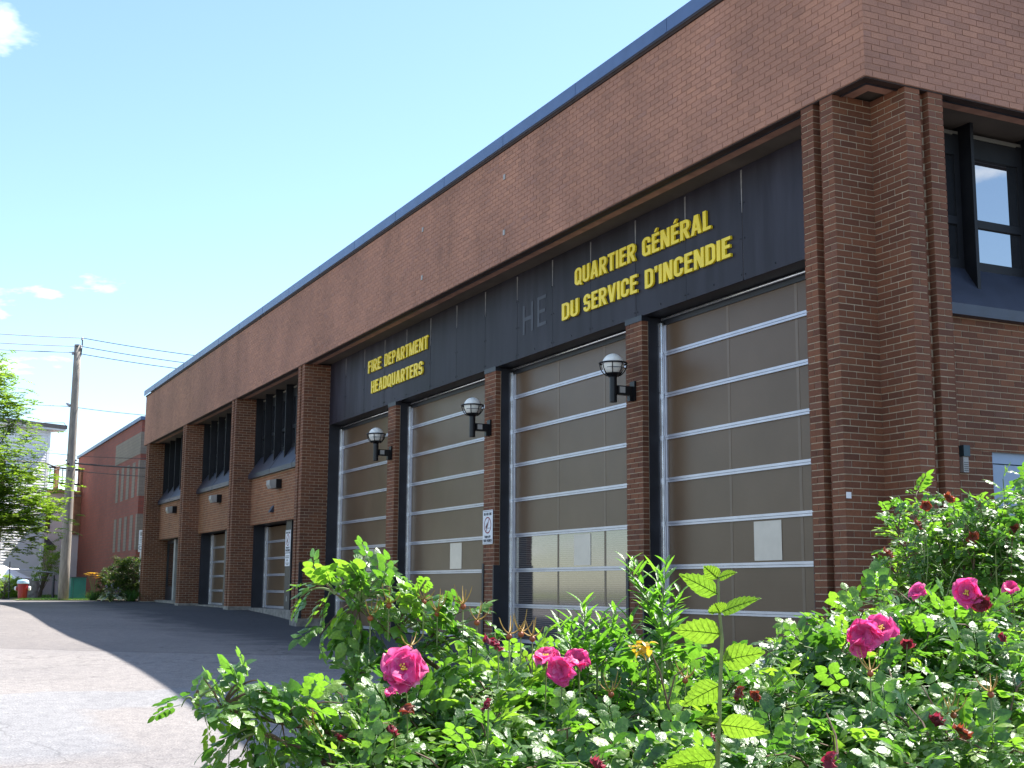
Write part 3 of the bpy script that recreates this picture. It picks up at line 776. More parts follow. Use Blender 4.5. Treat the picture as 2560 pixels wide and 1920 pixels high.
# side bays: small overhead doors, dark posts, entrance
RS = [2.007, 1.583, 1.162, 0.743]
for k, (x0, x1) in enumerate(BAYS):
    zb = 0.33
    if k < 2:
        xe = x0 + 2.92
        overhead_door(x0 + 0.10, xe, 2.42, zb, RS, 0.95, 'overhead_door')
        P('door_track', M_TRACK, station, (x0 + 0.06, x0 + 0.12, 0.885, 0.925, zb, 2.42))
        P('steel_jamb', M_STEEL, station, (x0 - 0.002, x0 + 0.06, 0.60, 0.93, zb - 0.1, 2.432))
        P('dark_post', M_STEEL, station, (xe + 0.0, xe + 0.46, 0.63, 0.98, zb - 0.06, 2.43))
        P('side_door', M_BLACK, station, (xe + 0.46, x1, 0.93, 0.98, zb, 2.43))
        P('door_head', M_STEEL, station, (x0, x1, 0.60, 1.0, 2.431, 2.4345))
        P('door_threshold', M_CONC, station, (x0 - 0.0, x1, 0.52, 1.0, -0.2, zb - 0.005))
        P('socket_plate', M_GREY, station, (xe + 0.20, xe + 0.27, 0.622, 0.63, 0.52, 0.64))
    else:
        P('entrance_panel', M_BLACK, station, (x0, x1, 0.90, 0.96, 0.86, 2.43))
        ed = P('entrance_door', M_STEEL, station, (x0 + 0.02, x0 + 0.10, 0.80, 0.88, 0.40, 2.40), (x0 + 1.5, x0 + 1.6, 0.80, 0.88, 0.40, 2.40), (x0 + 0.1, x0 + 1.5, 0.80, 0.88, 2.30, 2.40), (x0 + 0.1, x0 + 1.5, 0.80, 0.88, 0.40, 0.85))
        P('pane', M_GLASS, ed, (x0 + 0.10, x0 + 1.5, 0.83, 0.85, 0.85, 2.30))
        P('grey_jamb', M_GREY, station, (x0 + 1.6, x0 + 1.85, 0.70, 0.95, 0.40, 2.40))
        P('entrance_wall', M_BLACK, station, (x0 + 1.85, x1, 0.80, 0.95, 0.3, 2.43))
        P('kick_panel', M_BLACK, station, (x0, x1, 0.90, 0.96, 0.30, 0.86))
        P('door_threshold', M_CONC, station, (x0, x1, 0.45, 1.0, -0.2, 0.395))
# concrete feet of the pilasters
for i, xr in enumerate(PILASTERS[1:]):
    top = 0.185 if i == 0 else 0.355
    m = MB(); m.box(xr - 0.505, xr + 0.012, 0.004, 0.64, -0.3, top)
    m.build('concrete_foot', M_CONC, station)

# windows with fins and sloping sills
def window_band(p0, p1, axis):
    """axis 'x': band on the long face between x=p0..p1; axis 'y': on the end face"""
    def bx(a0, a1, d0, d1, z0, z1):          # d = distance behind the parapet face
        return (a0, a1, d0, d1, z0, z1) if axis == 'x' else (-d1, -d0, a0, a1, z0, z1)
    def pr(mb, poly, a, b):                  # polygon in (depth, z)
        if axis == 'x': mb.prism(poly, 'x', a, b)
        else: mb.prism([(-d, z) for d, z in poly], 'y', a, b)
        return mb
    sill = pr(MB(), [(0.40, 3.63), (0.40, 3.745), (0.72, 4.22), (0.86, 4.22), (0.86, 3.63)], p0 + 0.004, p1 - 0.004).build('window_sill', M_SILL, station, fix=True)
    m = MB()
    for t in np.arange(p0 + 0.93 * 2.2, p1, 1.86 * 1.05):
        pr(m, [(0.398, 3.632), (0.398, 3.747), (0.71, 4.212), (0.72, 4.212), (0.402, 3.742), (0.402, 3.632)], t - 0.012, t + 0.012)
    m.build('sill_joint', M_FIN, sill, fix=True)
    n = 6; st = (p1 - p0) / n
    wd = bpy.data.objects.new('window_band', None); COL.objects.link(wd); wd.parent = station
    for i in range(n + 1):
        c = p0 + st * i; t0, t1 = c - 0.022, c + 0.022
        if i == 0: t0, t1 = p0 + 0.003, p0 + 0.035
        if i == n: t0, t1 = p1 - 0.035, p1 - 0.003
        pr(MB(), [(0.55, ZS + 0.029), (0.55, 3.955), (0.72, 4.222), (0.84, 4.222), (0.84, ZS + 0.029)], t0, t1).build('window_fin', M_FIN, wd, fix=True)
    for i in range(n):
        a, b = p0 + st * i + 0.022, p0 + st * (i + 1) - 0.022
        fr = P('window_frame', M_FIN, wd, bx(a, a + 0.05, 0.72, 0.78, 4.22, 5.70), bx(b - 0.075, b, 0.72, 0.78, 4.22, 5.70), bx(a + 0.05, b - 0.075, 0.72, 0.78, 5.465, 5.68), bx(a + 0.05, b - 0.075, 0.715, 0.78, 4.695, 4.78), bx(a + 0.05, b - 0.075, 0.72, 0.78, 4.22, 4.315))
        P('pane', M_GLASS, fr, bx(a + 0.05, b - 0.075, 0.745, 0.755, 4.78, 5.465))
        P('pane', M_GLASS, fr, bx(a + 0.05, b - 0.075, 0.745, 0.755, 4.315, 4.695))
        P('head_strip', M_CURT, fr, bx(a, b, 0.725, 0.75, 5.69, 5.735))
    P('window_back', M_DARKIN, wd, bx(p0, p1, 0.90, 0.95, 3.6, 5.74))
for x0, x1 in BAYS: window_band(x0, x1, 'x')
for y0, y1 in BAYS_B: window_band(y0, y1, 'y')

# end-face door
bd = P('steel_door', M_DOORB, station, (-0.575, -0.555, 1.985, 2.895, -0.3, 2.140))
P('door_frame', M_DOORB, station, (-0.60, -0.545, 1.93, 1.98, -0.3, 2.262), (-0.60, -0.545, 2.90, 2.95, -0.3, 2.262), (-0.60, -0.545, 1.98, 2.90, 2.150, 2.262))
P('door_handle', M_ALU, bd, (-0.555, -0.52, 2.05, 2.08, 0.9, 1.05))
# small fittings on the walls
for px, pz in ((-8.03, 7.065), (-8.03, 6.19), (-11.343, 7.068), (-11.343, 6.20)):
    P('anchor_plate', M_GREY, station, (px - 0.03, px + 0.03, -0.012, -0.002, pz - 0.04, pz + 0.04))
P('small_plate', M_WHITE, station, (-0.508, -0.498, 0.03, 0.085, 1.72, 1.78))

# ------------------------------------------------------------------ lettered signs
GS = 0.185                                      # stroke width, cap height 1
GW = dict(Q=.56, U=.54, A=.60, R=.56, T=.52, I=.185, E=.47, G=.56, N=.57, L=.45, D=.55, S=.53, V=.60, C=.55, F=.45, P=.54, M=.72, H=.56, O=.56, Z=.5, Y=.58)
GW['\u00c9'] = .47; GW['\u2019'] = .19; GW['-'] = .32; GW['!'] = .185
def glyph_in(ch, x, y):
    s, w = GS, GW[ch]
    bar = lambda a, b, c, d: a <= x <= b and c <= y <= d
    def rr(a, b, c, d, r):
        if not (a <= x <= b and c <= y <= d): return False
        cx_ = min(max(x, a + r), b - r); cy_ = min(max(y, c + r), d - r)
        return (x - cx_) ** 2 + (y - cy_) ** 2 <= r * r
    def ring(a, b, c, d, r): return rr(a, b, c, d, r) and not rr(a + s, b - s, c + s * 0.85, d - s * 0.85, max(0.02, r - s))
    def diag(x0, y0, x1, y1, ww):
        if not min(y0, y1) <= y <= max(y0, y1): return False
        xc = x0 + (x1 - x0) * (y - y0) / (y1 - y0); return abs(x - xc) <= ww / 2
    h = s * 0.85
    if ch == 'I': return bar(0, s, 0, 1)
    if ch in 'E\u00c9F':
        e = bar(0, s, 0, 1) or bar(0, w, 1 - h, 1) or bar(0, w * .93, .5 - h / 2 + .03, .5 + h / 2 + .03) or (ch != 'F' and bar(0, w, 0, h))
        return e or (ch == '\u00c9' and diag(.2, 1.06, .31, 1.24, .13))
    if ch == 'T': return bar(0, w, 1 - h, 1) or bar(w / 2 - s / 2, w / 2 + s / 2, 0, 1)
    if ch == 'L': return bar(0, s, 0, 1) or bar(0, w, 0, h)
    if ch == 'H': return bar(0, s, 0, 1) or bar(w - s, w, 0, 1) or bar(0, w, .5 - h / 2, .5 + h / 2)
    if ch == 'N': return bar(0, s * .92, 0, 1) or bar(w - s * .92, w, 0, 1) or diag(s * .55, 1, w - s * .55, 0, s * 1.1)
    if ch == 'U': return y <= 1 and ring(0, w, 0, 1.6, w * .46)
    if ch == 'D': return bar(0, s, 0, 1) or (ring(-.3, w, 0, 1, w * .5) and x >= 0)
    if ch in 'OQ': return ring(0, w, 0, 1, w * .47) or (ch == 'Q' and diag(w * .55, .24, w * 1.0, -.06, s * .9))
    if ch == 'C': return ring(0, w, 0, 1, w * .47) and not (x > w * .5 and .37 < y < .64)
    if ch == 'G': return (ring(0, w, 0, 1, w * .47) and not (x > w * .5 and .5 < y < .66)) or bar(w * .52, w, .4, .52) or bar(w - s * .7, w, 0, .5)
    if ch == 'S':
        t = ring(0, w, .43, 1, .26) and not (x > w / 2 and .57 < y < .70); b = ring(0, w, 0, .57, .26) and not (x < w / 2 and .30 < y < .43)
        return t or b
    if ch in 'PR':
        p = bar(0, s, 0, 1) or (ring(-.3, w, .42, 1, .27) and x >= 0)
        return p or (ch == 'R' and diag(w * .5, .46, w * .86, 0, s * 1.05))
    if ch == 'A': return diag(s * .5, 0, w / 2 - .02, 1, s) or diag(w - s * .5, 0, w / 2 + .02, 1, s) or bar(w * .22, w * .78, .2, .2 + h * .9)
    if ch == 'V': return diag(s * .5, 1, w / 2 - .01, 0, s) or diag(w - s * .5, 1, w / 2 + .01, 0, s)
    if ch == 'M': return bar(0, s * .9, 0, 1) or bar(w - s * .9, w, 0, 1) or diag(s * .5, 1, w / 2, 0.0, s * .95) or diag(w - s * .5, 1, w / 2, 0.0, s * .95)
    if ch == 'Z': return bar(0, w, 1 - h, 1) or bar(0, w, 0, h) or diag(s * .6, 0, w - s * .6, 1, s * 1.2)
    if ch == 'Y': return (y >= .42 and (diag(s * .5, 1, w / 2, .42, s) or diag(w - s * .5, 1, w / 2, .42, s))) or bar(w / 2 - s / 2, w / 2 + s / 2, 0, .45)
    if ch == '\u2019': return bar(.0, s, .8, 1) or diag(s * .65, .8, s * .3, .68, s * .55)
    if ch == '-': return bar(0, w, .4, .4 + h)
    if ch == '!': return bar(0, s, .3, 1) or bar(0, s, 0, .17)
    return False
GRUN = {}
def glyph_runs(ch, ny=44):
    if ch not in GRUN:
        runs = []; w = GW[ch] + 0.02; nx = 60
        for j in range(int(-0.08 * ny), int(1.26 * ny)):
            y = (j + 0.5) / ny; on = None
            for i in range(nx + 1):
                x = (i + 0.5) / nx * w - 0.005; t = i < nx and glyph_in(ch, x, y)
                if t and on is None: on = i
                if not t and on is not None: runs.append((on / nx * w, i / nx * w, j / ny, (j + 1) / ny)); on = None
        GRUN[ch] = runs
    return GRUN[ch]
def letter_line(text, x0, x1, zb, cap, y, parent, mat, bold=0.0, depth=0.02, name='letter', gap=0.085):
    """one mesh per letter, standing on a wall that faces -y; the line fills x0..x1"""
    cur = 0.0; pos = []
    for ch in text: pos.append(cur); cur += GW[ch] + gap
    sx = (x1 - x0) / (cur - gap)
    for ch, c in zip(text, pos):
        m = MB()
        for a, b, c0, c1 in glyph_runs(ch, 44 if cap > 0.1 else 14):
            X0, X1 = x0 + (c + a) * sx, x0 + (c + b) * sx; Z0, Z1 = zb + c0 * cap, zb + c1 * cap
            m.add([(X0, y, Z0), (X1, y, Z0), (X1, y, Z1), (X0, y, Z1), (X0, y + depth, Z0), (X1, y + depth, Z0), (X1, y + depth, Z1), (X0, y + depth, Z1)],
                  [(0, 1, 2, 3), (1, 5, 6, 2), (4, 0, 3, 7), (4, 5, 1, 0), (3, 2, 6, 7)])
        m.build(name, mat, parent)
sg = thing('wall_lettering', 'raised yellow letters reading QUARTIER GÉNÉRAL DU SERVICE D’INCENDIE on dark panels', 'sign', (-5.1, 0.59, 4.7))
letter_line('QUARTIER', -6.88, -5.205, 5.178, 0.25, 0.583, sg, M_YEL, depth=0.03)
letter_line('GÉNÉRAL', -5.03, -3.45, 5.178, 0.25, 0.583, sg, M_YEL, depth=0.03)
letter_line('DU', -7.275, -6.78, 4.738, 0.25, 0.583, sg, M_YEL, depth=0.03)
letter_line('SERVICE', -6.62, -5.165, 4.738, 0.25, 0.583, sg, M_YEL, depth=0.03)
letter_line("D’INCENDIE", -4.97, -3.056, 4.738, 0.25, 0.583, sg, M_YEL, depth=0.03)
sg = thing('wall_lettering', 'raised yellow letters reading FIRE DEPARTMENT HEADQUARTERS on dark panels', 'sign', (-14.1, 0.59, 4.7))
letter_line('FIRE', -15.71, -14.955, 5.188, 0.25, 0.583, sg, M_YEL, depth=0.03)
letter_line('DEPARTMENT', -14.75, -12.48, 5.188, 0.25, 0.583, sg, M_YEL, depth=0.03)
letter_line('HEADQUARTERS', -15.495, -12.715, 4.748, 0.25, 0.583, sg, M_YEL, depth=0.03)

def idle_sign(x0, x1, z0, z1, y, label):
    t = thing('notice_sign', label, 'sign', ((x0 + x1) / 2, y, z0), 'idle free zone notices')
    P('plate', M_SIGN, t, (x0, x1, y, y + 0.006, z0, z1))
    w, h = x1 - x0, z1 - z0
    yy = y - 0.002
    P('border', M_SIGNTXT, t, (x0 + 0.02, x1 - 0.02, yy, y - 0.0002, z1 - 0.022, z1 - 0.016), (x0 + 0.02, x1 - 0.02, yy, y - 0.0002, z0 + 0.016, z0 + 0.022))
    letter_line('IDLE-FREE', x0 + 0.04, x0 + 0.04 + (w - 0.08) * 0.62, z1 - 0.085, 0.042, yy, t, M_SIGNTXT, 0.0, 0.0015)
    letter_line('ZONE', x0 + 0.04 + (w - 0.08) * 0.68, x1 - 0.04, z1 - 0.085, 0.042, yy, t, M_SIGNTXT, 0.0, 0.0015)
    letter_line('TURN', x0 + 0.07, x0 + w * 0.52, z0 + 0.095, 0.042, yy, t, M_SIGNTXT, 0.0, 0.0015)
    letter_line('OFF', x0 + w * 0.58, x1 - 0.07, z0 + 0.095, 0.042, yy, t, M_SIGNTXT, 0.0, 0.0015)
    letter_line('YOUR', x0 + 0.03, x0 + w * 0.36, z0 + 0.035, 0.042, yy, t, M_SIGNTXT, 0.0, 0.0015)
    letter_line('ENGINES!', x0 + w * 0.41, x1 - 0.03, z0 + 0.035, 0.042, yy, t, M_SIGNTXT, 0.0, 0.0015)
    cx, cz, rr = (x0 + x1) / 2, z0 + h * 0.555, min(w * 0.36, h * 0.26)
    m = MB(); n = 32; vs = []
    for k in range(n):
        a = 2 * math.pi * k / n
        for q in (rr, rr * 0.86): vs.append((cx + q * math.cos(a), yy, cz + q * math.sin(a)))
    m.add(vs, [(2 * k, 2 * k + 1, (2 * k + 3) % (2 * n), (2 * k + 2) % (2 * n)) for k in range(n)])
    m.build('ring', M_SIGNRED, t)
    c_, s_ = math.cos(R(60)), math.sin(R(60))
    MB().add([(cx + a * c_ - b * s_, yy - 0.0006, cz + a * s_ + b * c_) for a, b in ((-rr, -0.008), (rr, -0.008), (rr, 0.008), (-rr, 0.008))], [(0, 1, 2, 3)]).build('slash', M_SIGNRED, t)
    k = rr / 0.13
    MB().add([(cx + a * k, yy - 0.0003, cz + b * k) for a, b in ((-0.07, -0.06), (-0.02, -0.03), (0.0, 0.0), (-0.005, 0.05), (-0.03, 0.02), (-0.06, -0.005), (-0.075, -0.02))], [tuple(range(7))]).build('car_symbol', M_BROWN, t)
    MB().add([(cx + a * k, yy - 0.0003, cz + b * k) for a, b in ((0.0, -0.052), (0.085, -0.05), (0.085, -0.042), (0.0, -0.044))], [(0, 1, 2, 3)]).build('fume_symbol', M_SIGNTXT, t)
    return t
idle_sign(-10.0, -9.63, 1.555, 2.10, 0.596, 'white idle free notice with red ring on brick column between doors')
idle_sign(-21.435, -21.0, 1.668, 2.205, 0.62, 'white idle free notice with red ring on dark post of side door')
t = thing('notice_sign', 'smaller plain white notice below the idle free notice on dark post', 'sign', (-21.21, 0.62, 1.348))
P('plate', M_SIGN, t, (-21.42, -21.01, 0.62, 0.626, 1.348, 1.652))
for z_, a, b in ((1.59, -21.37, -21.06), (1.55, -21.38, -21.07), (1.42, -21.36, -21.08), (1.385, -21.3, -21.12)):
    P('print_line', M_GREY, t, (a, b, 0.6185, 0.6198, z_ - 0.012, z_ + 0.012))
P('print_mark', M_SIGNTXT, t, (-21.27, -21.2, 0.6185, 0.6198, 1.465, 1.51))

# ------------------------------------------------------------------ globe wall lamps
def make_lamp(x, label):
    y, z = 0.30, 3.43
    t = thing('wall_lamp', label, 'lamp', (x, 0.615, z), 'globe lamps on the brick columns')
    MB().box(x - 0.06, x + 0.06, 0.585, 0.614, z - 0.13, z + 0.13).build('wall_plate', M_BLACK, t)
    MB().box(x - 0.038, x + 0.038, y + 0.045, 0.586, z - 0.06, z + 0.06).build('arm', M_BLACK, t)
    P('arm_label', M_GREY, t, (x + 0.0381, x + 0.0395, y + 0.075, y + 0.16, z - 0.035, z + 0.045))
    P('junction', M_BLACK, t, (x - 0.035, x + 0.035, 0.53, 0.586, z - 0.135, z - 0.06))
    MB().lathe((x, y, z - 0.165), [(0.047, 0.0), (0.049, 0.005), (0.049, 0.33), (0.060, 0.345), (0.105, 0.375), (0.107, 0.385)], 20).build('stem', M_BLACK, t, smooth=False)
    gz = z + 0.335
    prof = [(0.145 * math.cos(a), 0.145 * math.sin(a)) for a in np.linspace(-math.pi / 2 + 0.25, math.pi / 2 - 0.03, 18)]
    MB().lathe((x, y, gz), prof, 28).build('globe', M_GLOBE, t, smooth=True)
    MB().tube([(x + 0.178 * math.cos(a), y + 0.178 * math.sin(a), gz + 0.015) for a in np.linspace(0, 2 * math.pi, 33)], 0.012, 6, caps=False).build('cage_ring', M_BLACK, t)
    for k in range(8):
        a = 2 * math.pi * k / 8 + 0.2
        pts = []
        for s in np.linspace(0, 1, 7):
            th = s * R(62)
            pts.append((x + 0.178 * math.cos(th) * math.cos(a), y + 0.178 * math.cos(th) * math.sin(a), gz + 0.015 - 0.19 * math.sin(th)))
        MB().tube(pts, 0.0075, 5).build('cage_rib', M_BLACK, t)
    MB().tube([(x + 0.165 * math.cos(a), y + 0.165 * math.sin(a), gz - 0.055) for a in np.linspace(R(-60), R(80), 12)], 0.004, 5).build('cage_hoop', M_BLACK, t)
make_lamp(-5.31, 'white globe lamp in black cage on the brick column closest to the corner pilaster')
make_lamp(-9.80, 'white globe lamp in black cage on column above the idle free notice')
make_lamp(-14.33, 'white globe lamp in black cage on column below FIRE DEPARTMENT HEADQUARTERS')

# flood lights under the window sills
def make_flood(x, z, label):
    y = 0.50
    t = thing('flood_light', label, 'light', (x, y, z), 'flood lights under the window sills')
    MB().prism([(0.5 - 0.003, z - 0.1), (0.5 - 0.003, z + 0.12), (0.36, z + 0.12), (0.36, z - 0.1)], 'x', x - 0.16, x + 0.16).build('housing', M_BLACK, t, fix=True)
    MB().prism([(0.36, z + 0.12), (0.36, z - 0.1), (0.25, z - 0.11), (0.20, z - 0.02), (0.20, z + 0.09)], 'x', x - 0.15, x + 0.15).build('lens', M_GREY, t, fix=True)
make_flood(-21.65, 3.32, 'flood light above the side door with notices on its post')
make_flood(-27.75, 3.32, 'flood light above the middle side door without notices')
make_flood(-33.9, 3.32, 'flood light above the dark glazed entrance')
t = thing('vent_hood', 'small grey vent hood on brick above the side door', 'vent', (-22.2, 0.5, 2.67))
MB().prism([(0.498, 2.67), (0.498, 2.84), (0.40, 2.68), (0.40, 2.67)], 'x', -22.29, -22.11).build('hood', M_SILL, t, fix=True)
t = thing('wall_keypad', 'dark and grey intercom box beside pale blue door', 'intercom', (-0.5, 1.52, 2.03))
P('hood', M_TEALBOX, t, (-0.498, -0.43, 1.475, 1.56, 2.19, 2.30))
P('speaker_box', M_GREY, t, (-0.498, -0.45, 1.483, 1.553, 2.03, 2.187))
m = MB()
for k in range(5): m.box(-0.4498, -0.447, 1.49, 1.546, 2.045 + 0.02 * k, 2.051 + 0.02 * k)
m.build('speaker_slots', M_STEEL, t)

# ------------------------------------------------------------------ red brick building beyond the station
YR = 0.87
red = thing('brick_building', 'red brick building with grey brick column pattern beyond the fire station', 'building', (-52.0, YR, 0.3))
P('wall', M_RED, red, (-61.0, -43.0, YR, YR + 14.0, 0.0, 7.36))
P('roof_edge', M_COPING, red, (-61.08, -42.92, YR - 0.08, YR + 14.08, 7.36, 7.5))
def grey_panel(*poly):
    MB().prism(list(poly), 'y', YR - 0.012, YR + 0.02).build('brick_inlay', M_GREYB, red, fix=True)
grey_panel((-49.05, 6.02), (-43.0, 6.02), (-43.0, 6.89), (-49.05, 6.89))
grey_panel((-43.35, 4.36), (-43.0, 4.36), (-43.0, 5.77), (-43.35, 5.77))
for a, b in ((-48.5, -47.9), (-47.25, -46.62), (-45.95, -45.32), (-44.62, -43.98)):
    grey_panel((a, 4.36), (b, 4.36), (b, 5.77), (a, 5.77))
    grey_panel((a, 2.26), (b, 2.26), (b, 3.66), (a, 3.66))
grey_panel((-43.35, 2.26), (-43.0, 2.26), (-43.0, 3.66), (-43.35, 3.66))
P('brick_inlay', M_GREYB, red, (-43.02, -42.988, YR, YR + 3.0, 6.02, 6.89))
P('brick_inlay', M_GREYB, red, (-43.02, -42.988, YR, YR + 0.6, 4.36, 5.77))
P('brick_inlay', M_GREYB, red, (-43.02, -42.988, YR, YR + 0.6, 2.26, 3.66))

# ------------------------------------------------------------------ lawn and bed beyond the apron
LAWN_Z = 0.345
def sheet(name, poly, z, mat):
    n = len(poly)
    return tag(MB().prism([(p[0], p[1]) for p in poly], 'z', z - 0.12, z).build(name, mat, fix=True), kind='structure')
sheet('lawn', [(-46.0, -60.0), (-46.0, 0.6), (-120.0, 0.6), (-120.0, -60.0)], LAWN_Z + 0.02, M_GRASS)
sheet('kerb', [(-45.7, -60.0), (-45.7, 0.3), (-46.0, 0.3), (-46.0, -60.0)], LAWN_Z + 0.03, M_CONC)
sheet('verge', [(-40.2, -3.6), (-40.2, -0.9), (-42.9, -0.9), (-42.9, -3.6)], LAWN_Z + 0.012, M_GRASS)
sheet('flower_bed', [(-37.6, -1.1), (-37.6, 1.4), (-42.9, 0.86), (-42.9, -0.8)], LAWN_Z + 0.02, M_SOIL)
def blades(cx, cy, rx, ry, z, n, h, w):
    m = MB()
    for _ in range(n):
        x_, y_ = cx + random.uniform(-rx, rx), cy + random.uniform(-ry, ry)
        a = random.uniform(0, 6.28); hh = h * random.uniform(0.5, 1.2)
        dx_, dy_ = math.cos(a) * w, math.sin(a) * w
        m.add([(x_ - dx_, y_ - dy_, z), (x_ + dx_, y_ + dy_, z), (x_ + random.uniform(-1, 1) * hh * 0.4, y_ + random.uniform(-1, 1) * hh * 0.4, z + hh)], [(0, 1, 2)], random.random())
    return m
g_ = blades(-51.0, -4.0, 5.0, 4.5, LAWN_Z + 0.02, 9000, 0.10, 0.012)
g_.v += []
gg = blades(-41.5, -2.2, 1.3, 1.3, LAWN_Z + 0.01, 1500, 0.06, 0.01)
o = g_.build('lawn_grass_blades', M_LILYLEAF, attr=True); tag(o, 'short mown grass on the lawn by the white house', 'grass', kind='stuff')
o = gg.build('verge_grass_blades', M_LILYLEAF, attr=True); tag(o, 'short grass on the verge around the hydrant', 'grass', kind='stuff')

# ------------------------------------------------------------------ utility pole, wires
pb = at(157, 1505, 50.0); pb[2] = 0.25
ptop = at(195, 862, 50.0)
pole = thing('utility_pole', 'weathered grey wooden utility pole by the hydrant', 'pole', pb)
pts = [pb + (ptop - pb) * s for s in np.linspace(0, 1, 8)]
MB().tube(pts, list(np.linspace(0.19, 0.125, 8)), 16).build('shaft', M_WOOD, pole, smooth=True)
yv = CR / np.linalg.norm(CR)
def pole_at(py):
    s = (py - 1505) / (862 - 1505.0); return pb + (ptop - pb) * s
pin = ptop + yv * 0.10
MB().tube([pole_at(890) + yv * 0.13, ptop + yv * 0.16, at(206, 848, 50.0)], 0.022, 6).build('top_pin', M_STEEL, pole)
ins_px = [(206, 847), (203, 868), (182, 883)]
for q in ins_px:
    MB().lathe(at(*q, 49.9) - np.array([0, 0, 0.06]), [(0.03, 0), (0.055, 0.03), (0.035, 0.06), (0.05, 0.09), (0.025, 0.12)], 10).build('insulator', M_INSUL, pole)
MB().tube([pole_at(1018) - yv * 0.16, pole_at(1018) - yv * 0.30 + np.array([0, 0, 0.1])], [0.06, 0.035], 8).build('bracket', M_INSUL, pole)
MB().tube([pole_at(1155) - yv * 0.2, pole_at(1155) + yv * 0.2], 0.03, 6).build('cable_clamp', M_STEEL, pole)
def wire(label, pxs, rad, dists):
    ctrl = [at(px, py, d) for (px, py), d in zip(pxs, dists)]
    pts = []
    for a, b in zip(ctrl[:-1], ctrl[1:]):
        for s in np.linspace(0, 1, 9)[:-1]:
            p = a + (b - a) * s; p[2] -= 0.18 * 4 * s * (1 - s) * min(1.0, np.linalg.norm(b - a) / 25.0); pts.append(p)
    pts.append(ctrl[-1])
    w = MB().tube(pts, rad, 5).build('power_line', M_WIRE)
    tag(w, label, 'wire', 'overhead wires on the utility pole')
wire('topmost thin overhead wire on the pole-top insulator', [(-350, 805), (206, 845), (488, 889), (760, 925)], 0.014, (44, 50, 49.5, 50))
wire('second overhead wire from the top of the utility pole', [(-350, 830), (203, 866), (462, 907), (760, 948)], 0.014, (44, 50, 49.5, 50))
wire('third overhead wire from the top of the utility pole', [(-350, 848), (182, 881), (440, 921), (760, 965)], 0.014, (44, 50, 49.5, 50))
wire('single overhead wire at the bracket halfway up the pole', [(-350, 975), (172, 1016), (362, 1038), (620, 1075)], 0.011, (44, 50, 49.5, 50))
wire('thin overhead wire just above the thick black cable', [(-350, 1100), (130, 1133), (200, 1140), (365, 1146), (620, 1165)], 0.011, (44, 49.6, 50.1, 48.5, 47))
wire('thick black cable drooping before it meets the pole', [(-350, 1120), (110, 1156), (140, 1168), (165, 1160), (185, 1158), (365, 1170), (620, 1185)], 0.030, (44, 49, 49.4, 49.8, 50.0, 48.5, 47))
wire('thin overhead wire just below the thick black cable', [(-350, 1150), (120, 1172), (190, 1177), (365, 1191), (620, 1208)], 0.014, (44, 49.4, 50.0, 48.5, 47))
wire('short service wire from the pole to the tree side', [(-350, 1055), (50, 1058), (120, 1056), (160, 1057), (168, 1070)], 0.010, (44, 48, 49, 50, 50))

# ------------------------------------------------------------------ hydrant, teal box, sign post
hp = at(55, 1502, 51.5); hp[2] = LAWN_Z - 0.02
hy = thing('fire_hydrant', 'red fire hydrant with pale blue cap on the verge', 'hydrant', hp)
MB().lathe(hp, [(0.155, 0), (0.155, 0.02), (0.15, 0.04), (0.16, 0.1), (0.185, 0.5), (0.19, 0.56), (0.20, 0.565), (0.20, 0.59)], 20).build('barrel', M_RED_BODY, hy, smooth=False)
MB().lathe(hp + np.array([0, 0, 0.59]), [(0.215, 0), (0.22, 0.02), (0.21, 0.10), (0.18, 0.135), (0.09, 0.15), (0.05, 0.155), (0.05, 0.175)], 20).build('bonnet', M_BLUECAP, hy)
for s in (-1, 1):
    c_ = hp + np.array([0, 0, 0.42])
    MB().tube([c_ + yv * s * 0.14, c_ + yv * s * 0.235], 0.075, 12).build('nozzle', M_RED_BODY, hy)
    MB().tube([c_ + yv * s * 0.232, c_ + yv * s * 0.29], [0.085, 0.07], 12).build('nozzle_cap', M_WHITE, hy)
tp = at(190, 1499, 52.0); tp[2] = 0.30
tb = thing('utility_box', 'dark teal metal utility box against the red brick wall', 'box', tp)
P('cabinet', M_TEAL, tb, (tp[0] - 0.5, tp[0] + 0.45, tp[1] - 0.27, tp[1] + 0.27, tp[2], tp[2] + 0.84))
P('lid', M_TEALBOX, tb, (tp[0] - 0.53, tp[0] + 0.48, tp[1] - 0.30, tp[1] + 0.30, tp[2] + 0.84, tp[2] + 0.88))
P('door_seam', M_TEALBOX, tb, (tp[0] + 0.451, tp[0] + 0.455, tp[1] - 0.19, tp[1] - 0.175, tp[2] + 0.05, tp[2] + 0.80))
sp_ = at(346, 1497, 47.6); sp_[2] = 0.30
sgp = thing('parking_sign', 'two narrow white parking plates on a steel post by the flower bed', 'sign', sp_)
MB().tube([sp_, sp_ + np.array([0, 0, 2.5])], 0.03, 8).build('post', M_ALU, sgp)
ang = R(52); ax = np.array([math.cos(ang), math.sin(ang), 0]); nn = np.array([math.sin(ang), -math.cos(ang), 0])
def plate(z0, z1, w, mat, off, nm):
    c = sp_ + np.array([0, 0, (z0 + z1) / 2]) + nn * off
    MB().obox(c, ax * w / 2, nn * 0.003, np.array([0, 0, (z1 - z0) / 2])).build(nm, mat, sgp)
plate(2.00, 2.50, 0.16, M_SIGN, 0.035, 'upper_plate')
plate(1.74, 1.985, 0.17, M_SIGN, 0.035, 'lower_plate')
for z0, z1, w in ((2.30, 2.45, 0.07), (2.23, 2.25, 0.05), (2.17, 2.19, 0.08), (2.12, 2.135, 0.08), (2.07, 2.085, 0.08)):
    plate(z0, z1, w, M_SIGNTXT if w < 0.06 else M_GREY, 0.0395, 'print_mark')
